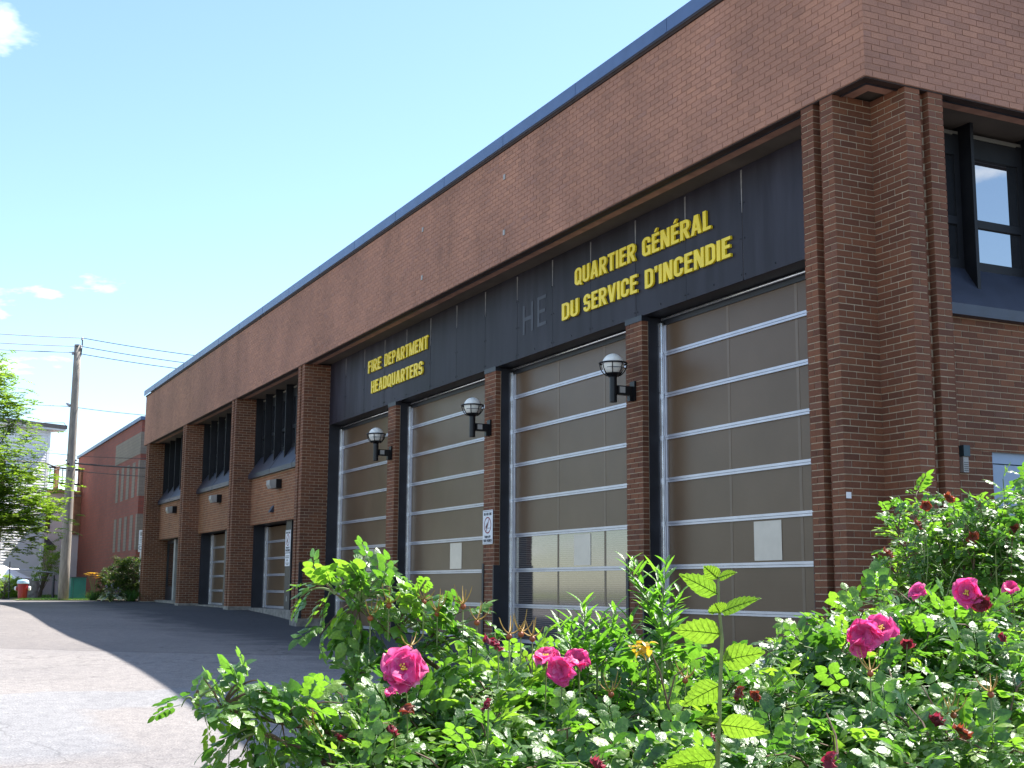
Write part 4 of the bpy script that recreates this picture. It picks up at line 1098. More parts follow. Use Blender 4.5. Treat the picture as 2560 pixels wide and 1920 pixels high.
MB().tube([sp_ + nn * 0.042 + np.array([0, 0, 1.875]) + 0.06 * (math.cos(a) * ax + math.sin(a) * np.array([0, 0, 1.0])) for a in np.linspace(0, 2 * math.pi, 17)], 0.008, 4, caps=False).build('print_ring', M_SIGNTXT, sgp)

# ------------------------------------------------------------------ white house
HR = R(28.5)
hu = np.array([-math.sin(HR), math.cos(HR), 0.0])           # along the front, to the right
hn = np.array([math.cos(HR), math.sin(HR), 0.0])            # facing the street
hc = at(100, 1480, 66.0); hc[2] = 0.4                       # foot of the right front corner
house = thing('white_house', 'tall white clapboard house with flat dark eaves behind the tree', 'house', hc)
def hb(mb, a0, a1, d0, d1, z0, z1):                          # a along the front (left negative), d behind the front
    c = hc + hu * (a0 + a1) / 2 - hn * (d0 + d1) / 2; c = np.array([c[0], c[1], (z0 + z1) / 2])
    return mb.obox(c, hu * (a1 - a0) / 2, hn * (d1 - d0) / 2, np.array([0, 0, (z1 - z0) / 2]))
hb(MB(), -9.0, -0.02, 0.06, 9.0, 0.3, 8.25).build('wall', M_SIDING, house)
m = MB(); z = 0.55
while z < 8.2:                                              # clapboards, each tilted out at its lower edge
    for (a0, a1) in ((-9.0, -0.12),):
        p = [hc + hu * a0, hc + hu * a1]
        q = []
        for dd, zz in ((-0.022, z), (0.058, z), (0.058, z + 0.125), (-0.003, z + 0.125)):
            for c in p: q.append((c[0] - hn[0] * dd, c[1] - hn[1] * dd, zz))
        m.add(q, [(0, 1, 3, 2), (2, 3, 5, 4), (4, 5, 7, 6), (6, 7, 1, 0), (0, 2, 4, 6), (1, 7, 5, 3)])
    z += 0.13
tag(m.build('clapboards', M_SIDING, house), kind='stuff')
hb(MB(), -0.12, 0.03, -0.03, 0.2, 0.4, 8.25).build('corner_board', M_WHITE, house)
hb(MB(), -9.3, 0.55, -0.45, 9.3, 8.25, 8.33).build('eaves', M_WHITE, house)
hb(MB(), -9.35, 0.6, -0.5, 9.35, 8.33, 8.52).build('roof', M_SHINGLE, house)
for a in (-6.5, -3.2):
    for zz in (2.0, 5.2):
        fr = hb(MB(), a, a + 1.0, -0.03, 0.05, zz, zz + 1.6).build('window', M_WHITE, house)
        hb(MB(), a + 0.08, a + 0.92, -0.04, -0.032, zz + 0.08, zz + 0.76).build('pane', M_GLASS, fr)
        hb(MB(), a + 0.08, a + 0.92, -0.04, -0.032, zz + 0.84, zz + 1.52).build('pane', M_GLASS, fr)
# wing set back on the right, with door, awning, window and a roof deck
hb(MB(), 0.0, 4.6, 1.6, 9.0, 0.3, 5.4).build('wing_wall', M_SIDING, house)
hb(MB(), 0.35, 1.15, 1.55, 1.6, 0.5, 2.7).build('side_door', M_STEEL, house)
MB().add([hc + hu * 0.1 - hn * 1.58 + [0, 0, 2.75], hc + hu * 1.35 - hn * 1.58 + [0, 0, 2.75], hc + hu * 1.35 - hn * 0.9 + [0, 0, 2.35], hc + hu * 0.1 - hn * 0.9 + [0, 0, 2.35],
          hc + hu * 0.1 - hn * 1.58 + [0, 0, 2.69], hc + hu * 1.35 - hn * 1.58 + [0, 0, 2.69], hc + hu * 1.35 - hn * 0.9 + [0, 0, 2.15], hc + hu * 0.1 - hn * 0.9 + [0, 0, 2.15]],
         [(0, 1, 2, 3), (7, 6, 5, 4), (3, 2, 6, 7), (0, 3, 7, 4), (1, 5, 6, 2)]).build('awning', M_SHINGLE, house, fix=True)
fr = hb(MB(), 0.5, 1.4, 1.56, 1.6, 3.6, 4.7).build('window', M_STEEL, house)
hb(MB(), 0.56, 1.34, 1.55, 1.558, 3.66, 4.64).build('pane', M_GLASS, fr)
hb(MB(), -0.1, 4.8, 1.3, 9.0, 5.4, 5.55).build('deck', M_BALC, house)
for a in (0.25, 1.55, 3.0, 4.6):
    hb(MB(), a - 0.09, a + 0.09, 1.4, 1.58, 5.55, 8.0 if a < 1 else 6.75).build('deck_post', M_BALC, house)
for zz in (5.85, 6.6): hb(MB(), 0.25, 4.7, 1.46, 1.52, zz, zz + 0.08).build('deck_rail', M_STEEL, house)
for a in np.arange(0.45, 4.7, 0.24): hb(MB(), a - 0.018, a + 0.018, 1.475, 1.505, 5.9, 6.6).build('baluster', M_STEEL, house)
hb(MB(), 2.7, 3.4, 1.5, 1.6, 3.4, 5.3).build('lattice_panel', M_BALC, house)
hb(MB(), 0.05, 0.45, 1.2, 1.6, 5.55, 8.1).build('chimney', M_BALC, house)

# tent canopy, fence posts, planters by the lawn
tcp = at(2, 1475, 60.0); tcp[2] = 0.37
tent = thing('garden_tent', 'white garden canopy beside the white house', 'tent', tcp)
A = [tcp + yv * s * 0.95 + CF * np.array([1, 1, 0]) * d for s, d in ((-1, -0.9), (1, -0.9), (1, 0.9), (-1, 0.9))]
top = tcp + np.array([0, 0, 1.35])
MB().add([a + [0, 0, 0.78] for a in A] + [top] + [a + [0, 0, 0.6] for a in A], [(0, 1, 4), (1, 2, 4), (2, 3, 4), (3, 0, 4), (5, 6, 1, 0), (6, 7, 2, 1), (7, 8, 3, 2), (8, 5, 0, 3)]).build('canopy', M_WHITE, tent)
for a in A: MB().tube([a, a + [0, 0, 0.75]], 0.03, 6).build('leg', M_GREY, tent)
for px, top_px, lab, rr in ((22, 1404, 'thin dark garden post beside the hydrant', 0.022), (132, 1438, 'dark wooden fence post behind the utility pole', 0.05)):
    a = at(px, 1490, 53.5); a[2] = 0.3; b = at(px + 3, top_px, 53.5)
    w = MB().tube([a, a + (b - a) * 0.5, b], [rr, rr, rr * 0.7], 7).build('fence_post', M_STEEL); tag(w, lab, 'post')
a = at(0, 1420, 54.0); b = at(52, 1424, 54.5); c_ = at(140, 1432, 55)
tag(MB().tube([a, b, c_], 0.015, 5).build('fence_rail', M_ALU), 'thin pale fence rail in front of the white house', 'fence')
ps = at(80, 1484, 55.0); ps[2] = 0.37
stump = MB().lathe(ps, [(0.22, 0), (0.24, 0.25), (0.27, 0.62), (0.27, 0.66), (0.2, 0.66)], 14).build('planter', M_CONC); tag(stump, 'round stone planter in front of the white house', 'planter')

# ------------------------------------------------------------------ leaf shapes
def leaflet(mb, base, d, up, L, W, droop=0.25, fold=0.25, seg=4, serr=0, rnd=None, curl=0.0, ovate=False):
    """one leaf blade: midrib along d, folded along it, drooping towards the tip"""
    d = np.array(d, float); d /= np.linalg.norm(d) + 1e-9
    up = np.array(up, float); up = up - d * (up @ d); up /= np.linalg.norm(up) + 1e-9
    sd = np.cross(d, up)
    base = np.array(base, float); vs = []; n = seg
    mid = []
    for i in range(n + 1):
        t = i / n
        mid.append(base + d * L * (t - 0.08 * droop * t * t) - up * L * droop * t * t)
    vs = list(mid); Ls, Rs = [], []
    for i in range(1, n):
        t = i / n
        w = W * 0.5 * ((math.sin(math.pi * t ** 0.82) ** 0.75) if not ovate else 1.85 * t ** 0.55 * (1 - t) ** 1.15)
        if serr and i % 2 == 0: w *= 1 - serr
        lift = fold * w - curl * w * w / (W * 0.5 + 1e-9)
        if serr: lift += (0.010 if i % 2 else -0.010) * W
        Ls.append(len(vs)); vs.append(mid[i] + sd * w + up * lift + d * (L * 0.05 if serr and i % 2 else 0))
        Rs.append(len(vs)); vs.append(mid[i] - sd * w + up * lift + d * (L * 0.05 if serr and i % 2 else 0))
    fs = [(0, Ls[0], 1), (0, 1, Rs[0])]
    for i in range(1, n - 1):
        fs.append((i, Ls[i - 1], Ls[i], i + 1)); fs.append((i, i + 1, Rs[i], Rs[i - 1]))
    fs.append((n - 1, Ls[-1], n)); fs.append((n - 1, n, Rs[-1]))
    # faces wound so that the upper side looks along +up
    mb.add(vs, [f[::-1] for f in fs], rnd)
def compound_leaf(mb, rng, rachis=0.105, pairs=3, L=0.036, M=None, rnd=None):
    """pinnate leaf along +x, upper side +z"""
    pts = []
    for s in np.linspace(0, 1, 4):
        pts.append(np.array([rachis * s, 0, -rachis * 0.28 * s * s]))
    mb.tube(pts, [0.0012, 0.001, 0.0009, 0.0007], 3, rnd=rnd)
    for k in range(pairs):
        s = 0.34 + 0.52 * k / max(1, pairs - 1)
        p = np.array([rachis * s, 0, -rachis * 0.28 * s * s])
        ll = L * (0.85 + 0.2 * k / pairs) * rng.uniform(0.9, 1.1)
        for sg_ in (-1, 1):
            d = np.array([math.cos(R(62)), sg_ * math.sin(R(62)), rng.uniform(-0.15, 0.22)])
            up = np.array([rng.uniform(-0.25, 0.25), -sg_ * rng.uniform(0.0, 0.35), 1.0])
            leaflet(mb, p + d * 0.003, d, up, ll, ll * rng.uniform(0.64, 0.78), droop=rng.uniform(0.1, 0.6), fold=rng.uniform(0.1, 0.7), curl=rng.uniform(0.2, 0.9), rnd=rnd, seg=4)
    e = pts[-1]
    leaflet(mb, e, (1, rng.uniform(-0.2, 0.2), -0.35), (0.3, 0, 1), L * 1.1, L * 0.72, droop=rng.uniform(0.1, 0.4), fold=rng.uniform(0.15, 0.45), curl=0.4, rnd=rnd, seg=4)
lrng = random.Random(3)
LEAF_V = []
for k in range(10):
    mb = MB(); compound_leaf(mb, lrng, rachis=lrng.uniform(0.068, 0.092), pairs=lrng.choice([3, 3, 4]), L=lrng.uniform(0.026, 0.035)); LEAF_V.append(mb)
LEAF_ME = [mb.mesh('leaf', M_ROSE, smooth=True) for mb in LEAF_V]
LEAF_DRY = [mb.mesh('leaf', M_DRYLEAF, smooth=True) for mb in LEAF_V[:3]]
def basis(d, up):
    x = np.array(d, float); x /= np.linalg.norm(x) + 1e-9
    z = np.array(up, float); z = z - x * (x @ z); z /= np.linalg.norm(z) + 1e-9
    y = np.cross(z, x)
    return x, y, z

# ------------------------------------------------------------------ rose bushes
BED_Z = -0.66
def bezier(a, b, c, n):
    return [(1 - t) ** 2 * a + 2 * t * (1 - t) * b + t * t * c for t in np.linspace(0, 1, n)]
class Bush:
    def __init__(self, label, centre, scale=1.0, name='rose_bush'):
        self.c = np.array([centre[0], centre[1], ground_z(centre[0], centre[1])])
        self.root = thing(name, label, 'bush', self.c, 'rose bushes in front of the fire station')
        self.leaves = []; self.s = scale
    def shoot(self, tip, n=7, span=0.2, lean=None, brown=False, rad=0.0022, base=None, bend=None):
        tip = np.array(tip, float)
        if base is None:
            base = self.c + np.array([random.gauss(0, 0.16), random.gauss(0, 0.16), 0])
            base[:2] += (tip[:2] - self.c[:2]) * random.uniform(0.2, 0.6)
            base[2] = ground_z(base[0], base[1]) - 0.02
        if bend is None:
            bend = base + (tip - base) * 0.6; bend[2] = max(base[2] + 0.3, tip[2] - 0.02) * 1.0 + random.uniform(-0.05, 0.08)
            bend[:2] = base[:2] + (tip[:2] - base[:2]) * 0.35
        pts = bezier(base, np.array(bend, float), tip, 14)
        MB().tube(pts, list(np.linspace(rad * 2.2, rad * 0.7, 14)), 5).build('cane', M_CANE if brown else random.choice([M_CANE, M_CANEG]), self.root)
        seglen = [np.linalg.norm(pts[i + 1] - pts[i]) for i in range(13)]
        L = sum(seglen); a0 = random.uniform(0, 6.28)
        for k in range(n):
            s = L - span * self.s * (k / max(1, n - 1)) ** 0.9 - 0.005
            if s < 0: break
            acc = 0
            for i in range(13):
                if acc + seglen[i] >= s: break
                acc += seglen[i]
            i = min(i, 12)
            p = pts[i] + (pts[i + 1] - pts[i]) * ((s - acc) / (seglen[i] + 1e-9))
            td = pts[min(i + 1, 13)] - pts[i]; td /= np.linalg.norm(td) + 1e-9
            a = a0 + k * 2.4
            x_, y_, z_ = basis(td, (0.3, 0.2, 1) if abs(td[2]) < 0.9 else (1, 0, 0))
            rad_d = math.cos(a) * y_ + math.sin(a) * z_
            open_ = R(28 + 45 * min(1.0, k / 4.0)) + random.gauss(0, 0.12)
            d = td * math.cos(open_) + rad_d * math.sin(open_)
            d[2] += 0.06
            up = np.array([0, 0, 1.0]) + 0.55 * td + np.array([random.gauss(0, 0.28), random.gauss(0, 0.28), 0])
            self.leaves.append((p, d, up, self.s * random.uniform(0.78, 1.12) * (0.62 if k == 0 else (0.8 if k == 1 else 1.0))))
    def finish(self, limit=300, dry=0.02):
        lv = sorted(self.leaves, key=lambda q: np.linalg.norm(q[0] - CAM) / q[3])
        for p, d, up, s in lv[:limit]:
            i = random.randrange(len(LEAF_ME))
            me = LEAF_DRY[i % 3] if random.random() < dry else LEAF_ME[i]
            ob = bpy.data.objects.new('leaf', me); COL.objects.link(ob); ob.parent = self.root
            x_, y_, z_ = basis(d, up); q = p - self.c
            ob.matrix_local = Matrix(((x_[0] * s, y_[0] * s, z_[0] * s, q[0]), (x_[1] * s, y_[1] * s, z_[1] * s, q[1]), (x_[2] * s, y_[2] * s, z_[2] * s, q[2]), (0, 0, 0, 1)))
        if len(lv) > limit:
            mb = MB()
            for p, d, up, s in lv[limit:]:
                src = random.choice(LEAF_V); x_, y_, z_ = basis(d, up)
                v = np.array(src.v); w = p + s * (v[:, :1] * x_ + v[:, 1:2] * y_ + v[:, 2:] * z_)
                mb.add(w, src.f, random.random())
            tag(mb.build('inner_foliage', M_ROSE_S, self.root, smooth=True, attr=True), kind='stuff')
D = 2560.0 / 2212.0
def dp(x, y, depth): return deep(x * D, y * D, depth)
def inside(poly, x, y):
    c = False; j = len(poly) - 1
    for i in range(len(poly)):
        xi, yi = poly[i]; xj, yj = poly[j]
        if (yi > y) != (yj > y) and x < (xj - xi) * (y - yi) / (yj - yi) + xi: c = not c
        j = i
    return c
def fill(bush, poly, n, depth_of, leaves=7, span=0.2):
    xs = [p[0] for p in poly]; ys = [p[1] for p in poly]; k = 0; tries = 0; got = []
    while k < n and tries < 20000:
        tries += 1
        x, y = random.uniform(min(xs), max(xs)), random.uniform(min(ys), max(ys))
        if not inside(poly, x, y): continue
        if any((x - a) ** 2 + (y - b) ** 2 < 17 ** 2 for a, b in got): continue
        got.append((x, y)); bush.shoot(dp(x, y, depth_of(x, y)), n=leaves, span=span); k += 1
        if len(got) > 60: got.pop(0)
def flower(bush, tip, size=0.045, mat=M_PETAL, facing=None, layers=((5, 0.25, 1.0), (6, 0.6, 0.92), (5, 0.95, 0.75), (4, 1.2, 0.55)), crumple=0.55, stamens=True):
    tip = np.array(tip, float)
    f_ = np.array([0.55, -0.55, 0.65]) if facing is None else np.array(facing, float)
    f_ = f_ + np.array([random.gauss(0, 0.15) for _ in range(3)])
    z_, x_, y_ = basis(f_, (0.1, 0.2, 1))
    fl = bpy.data.objects.new('flower', None); COL.objects.link(fl); fl.parent = bush.root; fl.location = tip - bush.c
    off = 0.0
    for n, tilt, sc_ in layers:
        for k in range(n):
            a = off + 2 * math.pi * k / n + random.gauss(0, 0.15)
            t_ = tilt + random.gauss(0, 0.15)
            rd = math.cos(a) * x_ + math.sin(a) * y_
            mb = MB(); S = size * sc_ * random.uniform(0.85, 1.15); nu, nv = 7, 8; vs = []
            tng = np.cross(z_, rd)
            for i in range(nu + 1):
                u_ = i / nu
                bendang = t_ * (1.15 - 0.9 * u_)
                c0 = (math.cos(bendang) * u_ * rd + math.sin(bendang) * u_ * z_) * S
                wd_ = S * 0.62 * math.sin(math.pi * min(1.0, 0.12 + 0.78 * u_)) ** 0.7
                for j in range(nv + 1):
                    v_ = j / nv * 2 - 1
                    ruf = crumple * S * (math.sin(6 * v_ + a * 3 + 4 * u_) * 0.22 * u_ + math.sin(13 * v_ + a * 7 - 3 * u_) * 0.10 * u_ * u_ + random.gauss(0, 0.035) * u_)
                    nrm = -math.sin(bendang) * rd + math.cos(bendang) * z_
                    vs.append(c0 + tng * v_ * wd_ + nrm * (ruf + 0.22 * S * v_ * v_) - rd * 0.12 * S * v_ * v_ * u_)
            fs = [(i * (nv + 1) + j, (i + 1) * (nv + 1) + j, (i + 1) * (nv + 1) + j + 1, i * (nv + 1) + j + 1) for i in range(nu) for j in range(nv)]
            mb.add(vs, fs); me = mb.mesh('petal', mat, smooth=True); link('petal', me, fl)
        off += 0.5
    if stamens:
        mb = MB()
        for _ in range(14):
            a = random.uniform(0, 6.28); q = (z_ * 0.3 + (math.cos(a) * x_ + math.sin(a) * y_) * random.uniform(0.05, 0.2)) * size
            mb.tube([np.zeros(3), q], [0.0004, 0.0004], 3); mb.obox(q, x_ * 0.0012, y_ * 0.0012, z_ * 0.0012)
        link('stamens', mb.mesh('stamens', M_STAMEN), fl)
    mb = MB()
    for k in range(5):
        a = 2 * math.pi * k / 5
        leaflet(mb, np.zeros(3), math.cos(a) * x_ + math.sin(a) * y_ - 0.5 * z_, z_, size * 0.8, size * 0.14, droop=0.2, fold=0.3)
    link('sepals', mb.mesh('sepals', M_CANEG), fl)
    base = tip - np.array([random.gauss(0, 0.03), random.gauss(0, 0.03), 0.2])
    MB().tube(bezier(base, (base + tip) / 2 - z_ * 0.03, tip, 5), 0.0016, 4).build('flower_stalk', M_CANEG, bush.root)
def hip(bush, tip, size=0.0065):
    tip = np.array(tip, float)
    h = MB(); h.lathe(tip, [(0.2 * size, -size), (0.8 * size, -0.6 * size), (size, 0), (0.75 * size, 0.6 * size), (0.3 * size, 0.85 * size)], 10)
    ho = h.build('rose_hip', M_HIP, bush.root, smooth=True)
    mb = MB()
    for k in range(5):
        a = 2 * math.pi * k / 5 + random.uniform(-0.3, 0.3); el = random.uniform(0.1, 0.9)
        d = np.array([math.cos(a) * math.cos(el), math.sin(a) * math.cos(el), math.sin(el)])
        p0 = tip + np.array([0, 0, 0.7 * size]); L = random.uniform(0.026, 0.042)
        mb.tube(bezier(p0, p0 + d * L * 0.6, p0 + d * L * 0.8 + np.array([0, 0, L * 0.55]), 5), [0.0016, 0.0015, 0.0012, 0.0009, 0.0005], 4)
    mb.build('sepals', M_SEPAL, ho)
    MB().tube([tip - np.array([0, 0, 0.07]), tip - np.array([0, 0, size])], 0.0014, 4).build('flower_stalk', M_CANEG, bush.root)

# bed below the bushes
bed_poly = [(8.6, -9.2), (5.4, -7.9), (3.6, -6.2), (2.6, -3.4), (4.4, -2.2), (8.6, -4.2), (9.6, -6.6)]
def bed():
    n = len(bed_poly); vs = []
    for z_o in (0.05, -0.12):
        for p in bed_poly: vs.append((p[0], p[1], ground_z(*p) + z_o))
    o = MB().add(vs, [tuple(range(n)), tuple(range(2 * n - 1, n - 1, -1))] + [(i, (i + 1) % n, (i + 1) % n + n, i + n) for i in range(n)]).build('planting_bed', M_SOIL, fix=True)
    tag(o, kind='structure')
bed()

# bush with the long arching branches on the left
bl = Bush('sprawling rose bush with arching branches reaching over the sunlit asphalt', dp(1000, 1659, 2.7)[:2])
arch = [dp(1130, 1640, 2.8), dp(985, 1470, 2.75), dp(905, 1415, 2.72), dp(850, 1375, 2.7), dp(770, 1310, 2.68), dp(725, 1283, 2.66)]
base0 = bl.c + np.array([0.1, 0.1, 0]); 
MB().tube([base0] + arch, [0.007, 0.006, 0.0052, 0.0048, 0.0042, 0.003, 0.0018], 7).build('cane', M_CANE, bl.root)
arch2 = [dp(1010, 1680, 2.5), dp(800, 1600, 2.45), dp(700, 1580, 2.42), dp(600, 1560, 2.4), dp(480, 1530, 2.38), dp(420, 1522, 2.37)]
MB().tube([base0] + arch2, [0.007, 0.0058, 0.005, 0.0045, 0.004, 0.003, 0.0018], 7).build('cane', M_CANE, bl.root)
arch3 = [dp(760, 1680, 2.4), dp(640, 1610, 2.38), dp(560, 1585, 2.36)]
MB().tube([base0] + arch3, [0.006, 0.005, 0.004, 0.002], 7).build('cane', M_CANE, bl.root)
def spur(x, y, dep, src, n=5, span=0.13, brown=False):
    tip = dp(x, y, dep); b = np.array(src, float)
    bl.shoot(tip, n=n, span=span, base=b, bend=(b + tip) / 2 + np.array([0, 0, 0.03]), rad=0.0014, brown=brown)
for x, y in ((648, 1290), (672, 1262), (705, 1300), (740, 1280)): spur(x, y, 2.66, arch[5], 5, 0.09)
for x, y in ((798, 1212), (812, 1240), (845, 1238), (770, 1250), (878, 1270), (820, 1290), (860, 1320)): spur(x, y, 2.68, arch[4], 5, 0.10)
for x, y in ((905, 1285), (945, 1290), (935, 1330), (895, 1350), (970, 1345)): spur(x, y, 2.7, arch[3], 5, 0.10)
for x, y in ((1000, 1320), (1040, 1335), (1015, 1375), (960, 1400), (1045, 1380)): spur(x, y, 2.72, arch[2], 5, 0.10)
for x, y in ((690, 1375), (740, 1400), (780, 1380), (835, 1405), (720, 1345), (800, 1350)): spur(x, y, 2.66, arch[4], 5, 0.10)
for x, y in ((392, 1527), (430, 1500), (445, 1560), (480, 1500)): spur(x, y, 2.36, arch2[5], 6, 0.09)
for x, y in ((525, 1478), (560, 1470), (590, 1500), (540, 1530), (500, 1560), (575, 1545)): spur(x, y, 2.38, arch2[4], 6, 0.10)
for x, y in ((650, 1540), (690, 1530), (640, 1580), (700, 1560), (740, 1520), (615, 1600)): spur(x, y, 2.41, arch2[3], 6, 0.10)
for x, y in ((475, 1650), (520, 1635), (560, 1620), (590, 1655), (640, 1640), (500, 1600)): spur(x, y, 2.36, arch3[2], 6, 0.1)
fill(bl, [(640, 1560), (720, 1500), (760, 1440), (850, 1400), (1000, 1410), (1100, 1450), (1100, 1660), (560, 1665)], 62, lambda x, y: 2.75 - 0.5 * (y - 1400) / 260 + random.uniform(-0.08, 0.22), 8, 0.15)
for tw in ([(800, 1470), (720, 1275), (686, 1243)], [(760, 1610), (690, 1590), (660, 1555)]): pass
MB().tube([arch[5], dp(705, 1262, 2.66), dp(690, 1245, 2.66)], [0.0022, 0.002, 0.001], 5).build('bare_twig', M_CANE, bl.root)
MB().tube([arch2[4], dp(462, 1495, 2.37), dp(440, 1465, 2.37)], [0.0022, 0.002, 0.001], 5).build('bare_twig', M_CANE, bl.root)
flower(bl, dp(872, 1450, 2.5), 0.047, facing=(0.75, -0.5, 0.35))
flower(bl, dp(1073, 1382, 2.62), 0.026, M_PETALD, facing=(-0.1, -0.3, -0.6), layers=((5, 1.1, 1.0), (4, 1.35, 0.8)), crumple=0.7, stamens=False)
flower(bl, dp(850, 1568, 2.35), 0.018, M_PETALD, facing=(0.3, -0.5, -0.5), layers=((5, 1.1, 1.0),), crumple=0.8, stamens=False)
flower(bl, dp(880, 1540, 2.38), 0.016, M_PETALO, facing=(0.3, -0.4, 0.7), layers=((5, 1.25, 1.0),), crumple=0.8, stamens=False)
flower(bl, dp(845, 1500, 2.45), 0.016, M_PETAL, layers=((5, 1.3, 1.0),), stamens=False)
flower(bl, dp(735, 1600, 2.35), 0.014, M_PETALD, facing=(0, 0, 1), layers=((4, 1.45, 1.0),), stamens=False)
for x, y, d_ in ((840, 1308, 2.64), (915, 1300, 2.66), (945, 1325, 2.66), (1030, 1345, 2.68), (885, 1400, 2.6), (800, 1335, 2.62), (1000, 1310, 2.68)): hip(bl, dp(x, y, d_))
for k in range(26):
    s = random.random(); p0 = dp(668 + 10 * s, 1600 - 80 * s, 2.36)
    if k == 0: MB().tube([dp(700, 1600, 2.36), dp(678, 1560, 2.36), dp(672, 1512, 2.36)], [0.0016, 0.0013, 0.0006], 4).build('dry_stalk', M_SEPAL, bl.root)
    MB().tube([p0, p0 + CR * random.uniform(-0.018, 0.018) + np.array([0, 0, random.uniform(0.004, 0.018)])], [0.0009, 0.0005], 3).build('dry_sprig', M_SEPAL, bl.root)
fill(bl, [(700, 1580), (800, 1480), (1000, 1440), (1100, 1460), (1100, 1660), (640, 1660)], 45, lambda x, y: 2.9 - 0.4 * (y - 1400) / 260 + random.uniform(0.0, 0.2), 7, 0.2)
bl.finish(dry=0.0)

# the two main bushes
bc = Bush('broad rose bush with a cluster of crumpled pink flowers beside the tall weeds', dp(1330, 1659, 2.9)[:2])
fill(bc, [(1020, 1410), (1070, 1385), (1180, 1400), (1320, 1392), (1480, 1400), (1620, 1410), (1650, 1660), (960, 1660), (1000, 1500)], 125, lambda x, y: 3.05 - 0.8 * (y - 1390) / 270 + random.uniform(-0.1, 0.25), 9, 0.16)
fill(bc, [(1060, 1440), (1640, 1440), (1640, 1650), (1000, 1650)], 95, lambda x, y: 3.3 - 0.5 * (y - 1390) / 270 + random.uniform(-0.1, 0.3), 7, 0.22)
flower(bc, dp(1180, 1425, 2.62), 0.034, M_PETAL, facing=(0.2, -0.5, 0.8), layers=((5, 0.7, 1.0), (5, 1.2, 0.8)), crumple=0.5)
flower(bc, dp(1215, 1448, 2.58), 0.036, M_PETAL, facing=(0.5, -0.6, 0.1), layers=((5, 0.9, 1.0), (5, 1.25, 0.8)), crumple=0.6, stamens=False)
flower(bc, dp(1250, 1430, 2.6), 0.03, M_PETAL, facing=(0.6, -0.2, 0.3), layers=((6, 1.0, 1.0), (5, 1.3, 0.7)), crumple=0.9, stamens=False)
for x, y, mt, s_ in ((1055, 1528, M_PETALD, 0.016), (1600, 1500, M_PETALO, 0.015), (1635, 1500, M_PETALO, 0.013), (1300, 1645, M_PETALD, 0.02), (1545, 1590, M_PETALD, 0.01)):
    flower(bc, dp(x, y, 2.55 - 0.5 * (y - 1440) / 220), s_, mt, facing=(random.uniform(-0.5, 0.6), -0.5, random.uniform(-0.6, 0.6)), layers=((5, 1.15, 1.0), (3, 1.35, 0.7)), crumple=0.9, stamens=False)
for x, y in ((1100, 1375), (1125, 1370), (1150, 1380), (1320, 1500), (1480, 1470)): hip(bc, dp(x, y, 2.6))
bc.finish(dry=0.0)

br_ = Bush('tall rose bush with double pink flower in front of the brick corner', dp(1950, 1659, 3.0)[:2])
fill(br_, [(1620, 1410), (1700, 1385), (1760, 1345), (1820, 1300), (1880, 1275), (1930, 1255), (2010, 1270), (2100, 1290), (2230, 1280), (2230, 1660), (1620, 1660)], 160, lambda x, y: 3.2 - 0.95 * (y - 1270) / 380 + random.uniform(-0.1, 0.25), 9, 0.16)
fill(br_, [(1650, 1440), (1900, 1330), (2230, 1330), (2230, 1650), (1640, 1650)], 120, lambda x, y: 3.45 - 0.6 * (y - 1270) / 380 + random.uniform(-0.1, 0.3), 7, 0.22)
flower(br_, dp(1865, 1372, 2.72), 0.040, M_PETAL, facing=(0.5, -0.7, 0.2), layers=((6, 0.6, 1.0), (6, 1.1, 0.8)), crumple=0.7, stamens=False)
flower(br_, dp(1903, 1362, 2.72), 0.036, M_PETAL, facing=(0.6, -0.3, 0.5), layers=((5, 0.5, 1.0), (6, 1.0, 0.8)), crumple=0.5)
flower(br_, dp(1858, 1395, 2.7), 0.024, M_PETAL, facing=(0.3, -0.7, -0.5), layers=((5, 1.0, 1.0),), crumple=0.8, stamens=False)
flower(br_, dp(2092, 1283, 2.95), 0.038, M_PETAL, facing=(0.4, -0.7, 0.3), layers=((5, 0.6, 1.0), (5, 1.15, 0.7)), crumple=0.4)
flower(br_, dp(2118, 1300, 2.93), 0.024, M_PETALD, facing=(0.6, -0.4, -0.4), layers=((6, 1.0, 1.0), (4, 1.3, 0.7)), crumple=0.9, stamens=False)
flower(br_, dp(1985, 1283, 3.0), 0.024, M_PETAL, facing=(0.3, -0.6, 0.6), layers=((5, 1.0, 1.0), (4, 1.3, 0.8)), stamens=False)
flower(br_, dp(2185, 1275, 3.0), 0.022, M_PETAL, layers=((5, 1.1, 1.0),), stamens=False)
for x, y, mt, s_ in ((1960, 1385, M_PETALD, 0.018), (2030, 1550, M_PETALD, 0.018), (2085, 1575, M_PETALO, 0.02), (2170, 1375, M_PETALD, 0.012), (1800, 1650, M_PETALD, 0.02)):
    flower(br_, dp(x, y, 2.75 - 0.6 * (y - 1370) / 280), s_, mt, facing=(random.uniform(-0.4, 0.6), -0.5, random.uniform(-0.7, 0.3)), layers=((5, 1.15, 1.0), (3, 1.35, 0.7)), crumple=0.9, stamens=False)
for x, y in ((2040, 1555), (2060, 1545), (1880, 1455), (2140, 1500)): hip(br_, dp(x, y, 2.4))
for a, b in (((2060, 1620), (1990, 1480)), ((1810, 1640), (1785, 1540)), ((2010, 1600), (1960, 1520))):
    MB().tube([dp(*a, 2.35), dp((a[0] + b[0]) / 2 + 8, (a[1] + b[1]) / 2, 2.4), dp(*b, 2.45)], [0.0025, 0.002, 0.0012], 5).build('bare_twig', M_CANE, br_.root)
br_.finish(dry=0.0)

